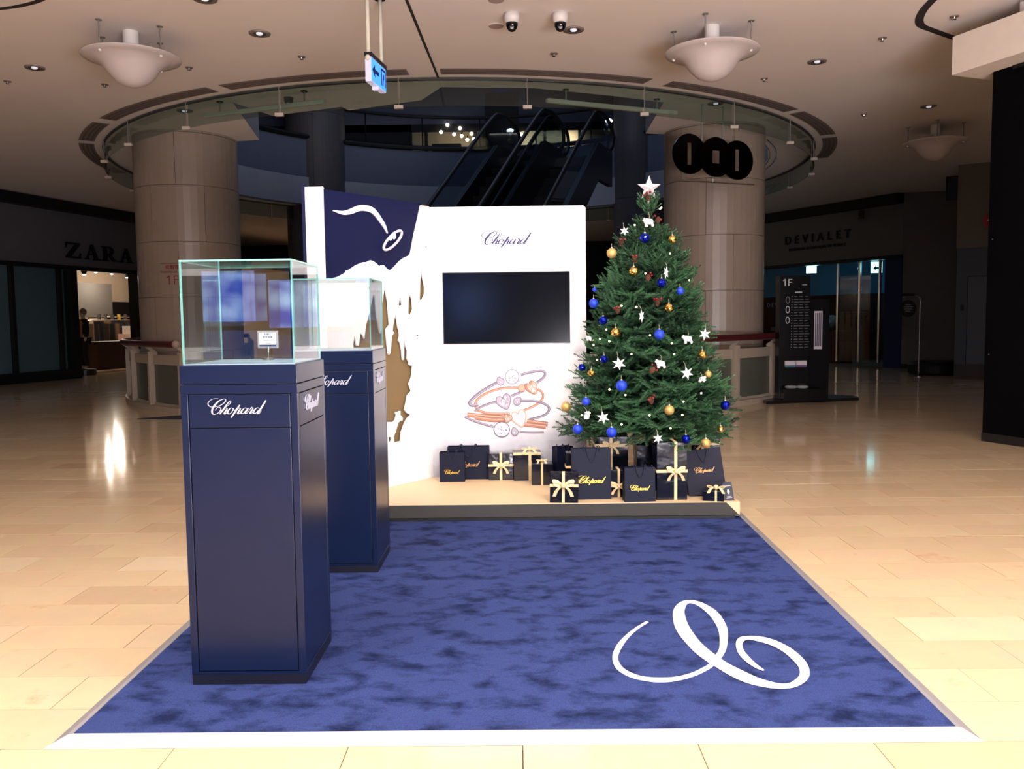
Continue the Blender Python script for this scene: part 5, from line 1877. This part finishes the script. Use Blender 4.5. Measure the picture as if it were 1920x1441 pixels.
st = thing('tree_topper_star', 'large silver five-pointed star on the tip of the christmas tree', 'star', (1.046, 6.76, 2.482), (.1, 0, .08))
put('star', star_mesh(.098, .042, .03, SILV), st)
MB().tube([(0, .012, -.02), (0, .012, -.13)], .012, 8).build('socket', SILV, st)

# ornaments
CAPM = M('bauble_cap', (200, 196, 190), .3, .8)
THREAD = M('ornament_thread', (190, 180, 150), .7)
BG = M('bauble_blue_gloss', (14, 34, 170), .08, .85)
BMt = M('bauble_blue_matte', (22, 60, 196), .5, .1, var=.2, scale=120)
GG = M('bauble_gold_gloss', (222, 180, 96), .1, .95)
GMt = M('bauble_gold_glitter', (206, 172, 104), .5, .55, var=.25, scale=150)
WHO = M('ornament_white', (240, 238, 240), .55)


def bauble(r, loc, mat, label, group, facets=False, cat='bauble', name='bauble'):
    t = thing(name, label, cat, loc, (0, 0, 0), group)
    mb = MB()
    if facets:   # crumpled mirror ball: shallow dents
        mb.sphere((0, 0, 0), r, 18, 12)
        rr = random.Random(int(loc[0] * 1000))
        mb.v = [tuple(Vector(v) * (1 - rr.random() * .055)) for v in mb.v]
        mb.build('ball', mat, t)
    else:
        mb.sphere((0, 0, 0), r, 24, 16)
        mb.build('ball', mat, t, smooth=True)
    MB().lathe([(r * .24, r * .95), (r * .22, r * 1.16), (r * .06, r * 1.18)], 10).build('cap', CAPM, t)
    MB().tube([(0, 0, r * 1.15), (0, .004, r * 1.5), (0, .012, r * 1.9)], .0012, 4).build('thread', THREAD, t)
    return t


BLUE=[(0.975,6.522,2.067,0.039),(1.078,6.38,1.719,0.036),(1.219,6.39,1.658,0.029),(0.594,6.66,1.579,0.037),(0.652,6.503,1.444,0.035),(1.048,6.296,1.337,0.038),(0.649,6.413,1.152,0.03),(0.496,6.603,1.081,0.03),(0.763,6.268,0.96,0.042),(0.512,6.428,0.83,0.032),(0.445,6.416,0.62,0.037),(0.681,6.202,0.621,0.039),(1.21,6.108,0.579,0.034),(1.557,6.364,0.796,0.037),(0.608,6.73,1.688,0.017)]
GOLD=[(0.733,6.618,1.964,0.039),(0.879,6.443,1.814,0.035),(1.184,6.529,2.055,0.032),(1.125,6.337,1.534,0.034),(0.737,6.4,1.352,0.037),(1.38,6.358,1.181,0.033),(1.421,6.337,1.035,0.026),(0.558,6.469,1.044,0.029),(0.374,6.701,0.764,0.039),(1.097,6.153,0.787,0.037),(1.364,6.149,0.541,0.036),(1.495,6.248,0.631,0.025)]
STAR=[(0.921,6.339,1.476,0.05),(1.115,6.405,1.798,0.05),(0.75,6.326,1.122,0.054),(1.244,6.254,1.05,0.053),(0.625,6.274,0.723,0.051),(1.005,6.097,0.587,0.041),(1.411,6.425,1.332,0.048),(0.839,6.693,2.141,0.038)]
BEAR=[(1.018,6.604,2.194,0.056),(1.266,6.33,1.3,0.051),(1.051,6.245,1.123,0.05),(0.511,6.384,0.733,0.046),(1.357,6.287,1.004,0.025),(0.552,6.624,1.309,0.021)]
PICK=[(1.033,6.747,2.409,0.0),(1.093,6.617,2.216,0.0),(0.806,6.606,2.045,0.0),(0.889,6.463,1.903,0.0),(0.982,6.398,1.763,0.0),(1.044,6.339,1.575,0.0),(0.755,6.426,1.523,0.0),(0.989,6.235,1.075,0.0),(0.97,6.176,0.856,0.0)]
LED=[(0.96,6.41,1.793,0.0),(0.782,6.415,1.554,0.0),(0.886,6.362,1.544,0.0),(0.978,6.3,1.332,0.0),(0.672,6.462,1.376,0.0),(0.689,6.423,1.287,0.0),(1.138,6.29,1.271,0.0),(1.152,6.272,1.19,0.0),(0.841,6.305,1.193,0.0),(0.599,6.464,1.146,0.0),(0.787,6.237,0.895,0.0),(0.677,6.31,0.932,0.0),(1.349,6.251,0.901,0.0),(1.205,6.184,0.846,0.0),(0.952,6.149,0.752,0.0),(0.752,6.186,0.683,0.0),(1.099,6.117,0.66,0.0),(1.191,6.154,0.751,0.0),(0.478,6.424,0.729,0.0),(0.581,6.545,1.259,0.0),(0.913,6.64,2.178,0.0),(1.151,6.45,1.942,0.0)]

def nth(i):
    return ['highest', 'second highest', 'third highest', 'fourth highest', 'fifth highest', 'sixth highest', 'seventh highest', 'eighth highest', 'ninth highest', 'tenth highest', 'eleventh highest', 'twelfth highest', 'thirteenth highest', 'fourteenth highest', 'lowest'][i]


def where(x):
    d = x - TCX
    return 'on the left edge' if d < -.36 else 'left of the middle' if d < -.1 else 'near the middle' if d < .12 else 'right of the middle' if d < .36 else 'on the right edge'


gloss_b = {0, 1, 4, 6, 7, 12, 13}
bl = sorted(range(len(BLUE)), key=lambda i: -BLUE[i][2])
for rank, i in enumerate(bl):
    x, y, z, r = BLUE[i]
    g_ = i in gloss_b
    bauble(r, (x, y - .02, z), BG if g_ else BMt, '%s blue bauble on the tree, %s of the blue ones, %s' % ('mirror-like' if g_ else 'matte', nth(rank), where(x)), 'blue baubles on the tree', g_)
gloss_g = {1, 2, 3, 4, 5, 7, 11}
gl = sorted(range(len(GOLD)), key=lambda i: -GOLD[i][2])
for rank, i in enumerate(gl):
    x, y, z, r = GOLD[i]
    g_ = i in gloss_g
    bauble(r, (x, y - .02, z), GG if g_ else GMt, '%s gold bauble on the tree, %s of the gold ones, %s' % ('shiny' if g_ else 'glittered', nth(rank), where(x)), 'gold baubles on the tree', g_)
ss = sorted(range(len(STAR)), key=lambda i: -STAR[i][2])
sme = star_mesh(1, .42, .26, WHO, 6, 'star')
for rank, i in enumerate(ss):
    x, y, z, r = STAR[i]
    narrow = i in (0, 1)
    t = thing('star_ornament', '%swhite star on the tree, %s of the stars, %s' % ('narrow ' if narrow else '', nth(rank), where(x)), 'star', (x, y - .03, z), (0, rt.uniform(-.3, .3), 1.0 if narrow else rt.uniform(-.3, .3)), 'white stars on the tree')
    o = put('star', sme, t)
    o.scale = (r, r, r)
    MB().tube([(0, 0, r * .95), (0, .004, r * 1.25), (0, .02, r * 1.7)], .0012, 4).build('thread', THREAD, t)


def bear(loc, s, rz, label):
    """white polar bear ornament, walking: one skinned body"""
    t = thing('bear_ornament', label, 'bear ornament', loc, (0, 0, rz), 'white bear ornaments on the tree')
    V = [(0, 0, 0), (.42, 0, .1), (-.42, 0, .02), (.72, 0, .3), (.95, 0, .28), (.38, .16, -.3), (.42, .16, -.62), (.38, -.16, -.3), (.34, -.16, -.62), (-.42, .16, -.3), (-.46, .16, -.62), (-.42, -.16, -.3), (-.38, -.16, -.62)]
    E = [(0, 1), (0, 2), (1, 3), (3, 4), (1, 5), (5, 6), (1, 7), (7, 8), (2, 9), (9, 10), (2, 11), (11, 12)]
    R = [.38, .33, .37, .22, .1, .15, .12, .15, .12, .17, .13, .17, .13]
    skinned('body', [tuple(c * s for c in v) for v in V], E, [r * s for r in R], WHO, t, 1)
    for q in (-1, 1):
        MB().sphere((.66 * s, .15 * q * s, .5 * s), .075 * s, 8, 6).build('ear', WHO, t, smooth=True)
        MB().sphere((.86 * s, .1 * q * s, .37 * s), .028 * s, 6, 5).build('eye', BLACK, t, smooth=True)
    MB().sphere((1.04 * s, 0, .27 * s), .05 * s, 8, 6).build('nose', BLACK, t, smooth=True)
    MB().tube([(0, 0, .36 * s), (0, 0, .8 * s), (0, .02, 1.2 * s)], .0012, 4).build('thread', THREAD, t)


blab = ['white bear ornament near the tree tip, facing left above a blue bauble', 'white bear ornament right of the middle of the tree, beside the white star', 'white bear ornament near the middle of the tree, between two stars',
        'white bear ornament standing upright at the lower left of the tree', 'small white bear ornament half hidden on the right side of the tree', 'small white bear ornament half hidden on the left edge of the tree']
bs = [(.062, 2.6), (.056, 2.7), (.056, 2.6), (.05, 1.2), (.04, .3), (.036, 2.4)]
for (x, y, z, r), lb, (s, rz) in zip(BEAR, blab, bs):
    bear((x, y - .045, z), s, rz, lb)
CONE = M('pine_cone_brown', (88, 50, 36), .8, var=.3, scale=60)
BERRY = M('berry_red', (120, 14, 24), .25)
plab = ['pine cone pick with red berries right under the tree topper star', 'pine cone pick with red berries right of the topmost white bear', 'cinnamon and berry pick above the leftmost gold bauble', 'pine cone pick left of the middle above the gold mirror bauble',
        'pine cone pick in the upper middle below the gold mirror bauble', 'pine cone pick in the middle beside the gold bauble', 'pine cone pick left of the middle above a blue bauble', 'pine cone pick under the middle white bear', 'pine cone pick low in the middle above the gold glitter bauble']
for (x, y, z, r), lb in zip(PICK, plab):
    t = thing('pine_cone_pick', lb, 'pine cone', (x, y - .01, z), (rt.uniform(-.5, .5), rt.uniform(-.6, .6), rt.uniform(0, 6)), 'pine cone picks on the tree')
    mb = MB()
    for j in range(6):
        rr = .022 * math.sin(PI * (j + 1.2) / 7.5)
        mb.lathe([(rr * .5, -.03 + .01 * j), (rr, -.026 + .01 * j), (rr * .6, -.02 + .01 * j)], 9)
    mb.build('cone', CONE, t)
    for j in range(3):
        MB().sphere((.028 * math.cos(j * 1.3), .028 * math.sin(j * 1.3), .02 + .006 * j), .0095, 8, 6).build('berry', BERRY, t, smooth=True)
# chain of warm lights: wire winding round the tree, bulbs on it
sl_ = thing('string_lights', 'string of small warm lights wound around the christmas tree', 'string lights', (TCX, TCY, 0))
wp = []
for i in range(140):
    f = i / 139
    z = .62 + 1.72 * f
    a = f * 2 * PI * 9
    rr = cone_r(z - PT) * .72
    wp.append((rr * math.cos(a), rr * math.sin(a), z))
MB().tube(wp, .0022, 4).build('wire', M('wire_green', (20, 44, 28), .6), sl_)
LEDM = M('warm_bulb_glow', (255, 236, 190), .5, emit=(255, 226, 160), estr=14)
lme = MB().sphere((0, 0, 0), .0065, 8, 6).mesh('bulb', LEDM, True)
for x, y, z, r in LED:
    put('bulb', lme, sl_, (x - TCX, y - TCY - .03, z))
for k in range(12):
    f = rt.random()
    i = int(f * 139)
    put('bulb', lme, sl_, tuple(c * 1.15 if j < 2 else c for j, c in enumerate(wp[i])))

# ------------------------------------------------------------------ gifts and paper bags on the platform
BAGM = M('bag_navy_paper', (9, 15, 38), .5, var=.08, spec=.2)
WRAP = bpy.data.materials.new('black_gloss_wrap')
WRAP.use_nodes = True
nt = WRAP.node_tree
b = nt.nodes['Principled BSDF']
b.inputs['Base Color'].default_value = srgb((14, 16, 28))
b.inputs['Roughness'].default_value = .12
nz = nt.nodes.new('ShaderNodeTexNoise')
nz.inputs['Scale'].default_value = 9
tc = nt.nodes.new('ShaderNodeTexCoord')
nt.links.new(tc.outputs['Object'], nz.inputs['Vector'])
bp = nt.nodes.new('ShaderNodeBump')
bp.inputs['Strength'].default_value = .25
bp.inputs['Distance'].default_value = .012
nt.links.new(nz.outputs['Fac'], bp.inputs['Height'])
nt.links.new(bp.outputs[0], b.inputs['Normal'])
RIB = M('ribbon_cream_gold', (226, 200, 152), .4, var=.05)
GOLDL = M('gold_letters', (226, 182, 70), .35, .6)
ROSEL = M('bronze_letters', (196, 150, 96), .4, .5)


def bow(parent, loc, s, rot=(0, 0, 0)):
    """ribbon bow in the xz plane facing -y"""
    e = bpy.data.objects.new('bow', None)
    w = .011 * s / .05

    def loop(pts, nm):
        q = smooth_path(pts, 5)
        mb = MB()
        mb.strip([(x, y - w, z) for x, y, z in q], [(x, y + w, z) for x, y, z in q])
        return mb
    mb = MB()
    for sg_ in (-1, 1):
        q = smooth_path([(0, 0, 0), (sg_ * .5 * s, 0, .34 * s), (sg_ * .95 * s, 0, .42 * s), (sg_ * 1.05 * s, 0, .2 * s), (sg_ * .7 * s, 0, .05 * s), (0, 0, 0)], 5)
        mb.strip([(x - sg_ * w * .3, y - w * .7, z - w * .85) for x, y, z in q], [(x + sg_ * w * .3, y - w * .1, z + w * .85) for x, y, z in q])
        q = smooth_path([(0, -.012, 0), (sg_ * .4 * s, -.02, -.25 * s), (sg_ * .72 * s, -.012, -.62 * s), (sg_ * .9 * s, -.006, -1.1 * s)], 5)
        mb.strip([(x - w * .8, y - .001, z) for x, y, z in q], [(x + w * .8, y - .001, z) for x, y, z in q])
    mb.sphere((0, -w, 0), w * 1.3, 10, 8)
    o = mb.build('bow', RIB, parent, loc=loc, rot=rot, solid=.0015)
    return o


def gift(label, x0, x1, y, h, d, rz=0, tilt=0, front=True, vert=.5, horiz=.55, bs=.05, bowpos=None, top=False, mat=None, z=PT, roll=0):
    """wrapped box: width x1-x0, front face at y, ribbon bands all round, bow on front or on top"""
    mat = mat or WRAP
    w = x1 - x0
    t = thing('gift_box', label, 'gift', ((x0 + x1) / 2, y, z), (tilt, roll, rz), 'wrapped gift boxes on the platform')
    MB().box(-w / 2, w / 2, 0, d, 0, h).build('wrapped_box', mat, t, bevel=.004)
    e, rw = .0012, min(.012, w * .05)
    if vert is not None:
        vx = -w / 2 + w * vert
        MB().add([(vx + s * rw, yy, zz_) for s in (-1, 1) for yy, zz_ in ((-e, 0.001), (-e, h + e), (d + e, h + e), (d + e, .001))], [(0, 4, 5, 1), (1, 5, 6, 2), (2, 6, 7, 3)]).build('ribbon', RIB, t, solid=.0008)
    if horiz is not None:
        hz = h * horiz
        MB().add([(xx, yy, hz + s * rw) for s in (-1, 1) for xx, yy in ((-w / 2 - e, d + e), (-w / 2 - e, -e), (w / 2 + e, -e), (w / 2 + e, d + e))], [(0, 1, 5, 4), (1, 2, 6, 5), (2, 3, 7, 6), (3, 0, 4, 7)]).build('ribbon', RIB, t, solid=.0008)
    if bs:
        if top:
            bow(t, (-w / 2 + w * (vert or .5), d * .3, h + .012), bs, (-1.1, 0, 0))
        else:
            bow(t, (-w / 2 + w * (vert if vert is not None else .5), -.006, h * (horiz or .5)), bs)
    return t


def bag(label, x0, x1, y, h, d, rz=0, tilt=0, lw=.6, lz=.35, mat=GOLDL, z=PT, roll=0, letters=True, lx=0, xo=None):
    w = x1 - x0
    t = thing('paper_bag', label, 'paper bag', ((x0 + x1) / 2, y, z), (tilt, roll, rz), 'navy paper bags on the platform')
    k = .012
    # body: gusseted sides drawn in towards the open top
    V = [(-w / 2, 0, 0), (w / 2, 0, 0), (w / 2, d, 0), (-w / 2, d, 0),
         (-w / 2, d * .12, h), (w / 2, d * .12, h), (w / 2, d * .88, h), (-w / 2, d * .88, h),
         (w / 2 - d * .12, d / 2, h), (-w / 2 + d * .12, d / 2, h), (w / 2, d / 2, 0), (-w / 2, d / 2, 0)]
    F = [(0, 1, 5, 4), (2, 3, 7, 6), (1, 10, 8, 5), (10, 2, 6, 8), (3, 11, 9, 7), (11, 0, 4, 9), (0, 3, 2, 1)]
    MB().add(V, F).build('body', BAGM, t, solid=.0012)
    MB().add([(-w / 2 + .001, d * .12 + .003, h - .035), (w / 2 - .001, d * .12 + .003, h - .035), (w / 2 - .001, d * .12 + .003, h - .001), (-w / 2 + .001, d * .12 + .003, h - .001)], [(0, 1, 2, 3)]).build('top_hem', BAGM, t, solid=.0015)
    for yy, dz in ((d * .12 - .004, -1), (d * .88 + .004, 1)):
        hh = min(.1, h * .3)
        if dz < 0:
            pts = [(-w * .2, yy, h - .02), (-w * .2, yy - .004, h + .012), (-w * .16, yy - .008, h + .018), (-w * .1, yy - .008, h - hh * .5), (0, yy - .008, h - hh), (w * .1, yy - .008, h - hh * .5), (w * .16, yy - .008, h + .018), (w * .2, yy - .004, h + .012), (w * .2, yy, h - .02)]
        else:
            pts = [(-w * .2, yy, h - .02), (-w * .18, yy + .004, h + .01), (-w * .1, yy + .008, h - hh * .4), (0, yy + .01, h - hh * .8), (w * .1, yy + .008, h - hh * .4), (w * .18, yy + .004, h + .01), (w * .2, yy, h - .02)]
        MB().tube(smooth_path(pts, 4), .0028, 6).build('handle', M('handle_cord_navy', (18, 22, 44), .7), t, smooth=True)
    if letters:
        lean = math.atan2(d * .12, h)
        o = put('script_lettering', script_mesh(w * lw, mat, 1.35, .0008), t, (lx, d * .12 * lz - .0018, h * lz), (PI / 2 - lean, 0, 0))
    return t


bag('small navy bag with gold script at the left end of the platform', -.662, -.455, 6.885, .243, .09, .02, 0, .62, .3)
bag('large navy bag standing behind the small one at the left end', -.604, -.256, 6.985, .275, .1, -.02, 0, .56, .42, ROSEL)
gift('glossy black gift with crossed cream ribbon right of the left bags', -.259, -.052, 6.93, .222, .12, .03, -.06, horiz=.56, vert=.5, bs=.062)
gift('black lidded gift box with a cream bow on top, against the panel', -.05, .175, 6.9, .235, .17, .05, horiz=.96, vert=.6, bs=.06, top=True)
gift('black gift with one upright ribbon in front of the lidded box', .095, .27, 6.70, .175, .15, 0, vert=.48, horiz=None, bs=.04, top=True)
bag('dark navy bag standing sideways behind the big gold-lettered bag', .30, .45, 6.76, .3, .1, .5, 0, letters=False)
gift('glossy gift with a ribbon bow half hidden behind the big gold-lettered bag', .36, .56, 6.5, .29, .12, 0, vert=.55, horiz=.62, bs=.055)
bag('big navy bag with large gold script right behind the tilted gift', .389, .675, 6.15, .375, .11, .03, -.05, .72, .34)
gift('glossy black gift with cream bow leaning in front of the big bag', .215, .42, 6.035, .225, .09, -.12, -.22, vert=.48, horiz=.55, bs=.072, z=PT + .001)
gift('tall black gift under the lower left tree branches with a knotted ribbon', .60, .86, 6.62, .40, .25, 0, vert=.48, horiz=.82, bs=.06)
gift('black gift with cream bow between the big bag and the small front bag', .672, .86, 6.21, .205, .13, .02, vert=.35, horiz=.42, bs=.06)
bag('small navy bag with gold script at the middle of the platform edge', .762, .985, 6.045, .25, .09, .1, -.03, .66, .36)
gift('tall black gift with long hanging cream ribbons under the tree', 1.0, 1.225, 6.10, .425, .2, .02, vert=.62, horiz=.5, bs=.062)
gift('plain black box behind the small front bag under the tree', .90, 1.02, 6.42, .36, .2, 0, vert=None, horiz=None, bs=0)
bag('navy bag leaning back over the right gifts with bronze script', 1.262, 1.535, 6.20, .34, .11, -.1, -.24, .55, .5, ROSEL, z=PT + .019, roll=-.12)
gift('black gift with bow standing behind the leaning bag at the right end', 1.36, 1.585, 6.62, .42, .2, 0, vert=.4, horiz=.8, bs=.07)
gift('small flat black gift with cream bow at the right front corner', 1.325, 1.475, 6.035, .075, .12, -.25, vert=.62, horiz=None, bs=.06, top=True)
t = thing('notice_card', 'small navy card with pale print leaning at the right front corner', 'card', (1.525, 6.055, PT), (-.2, -.16, -.15))
MB().box(-.032, .032, 0, .003, 0, .135).build('card', M('card_navy', (34, 38, 62), .5), t)
MB().box(-.024, .024, -.001, 0, .105, .109).build('heading_line', M('card_print', (220, 216, 200), .6), t)
MB().add([(x, -.001, z) for x, z in disc_pts((0, .065), .009, .018, 12)], [tuple(range(12))]).build('printed_emblem', M('card_print', (220, 216, 200), .6), t)
for k in range(2):
    MB().box(-.02 + .004 * k, .02 - .004 * k, -.001, 0, .02 + .01 * k, .023 + .01 * k).build('text_line', M('card_print', (220, 216, 200), .6), t)
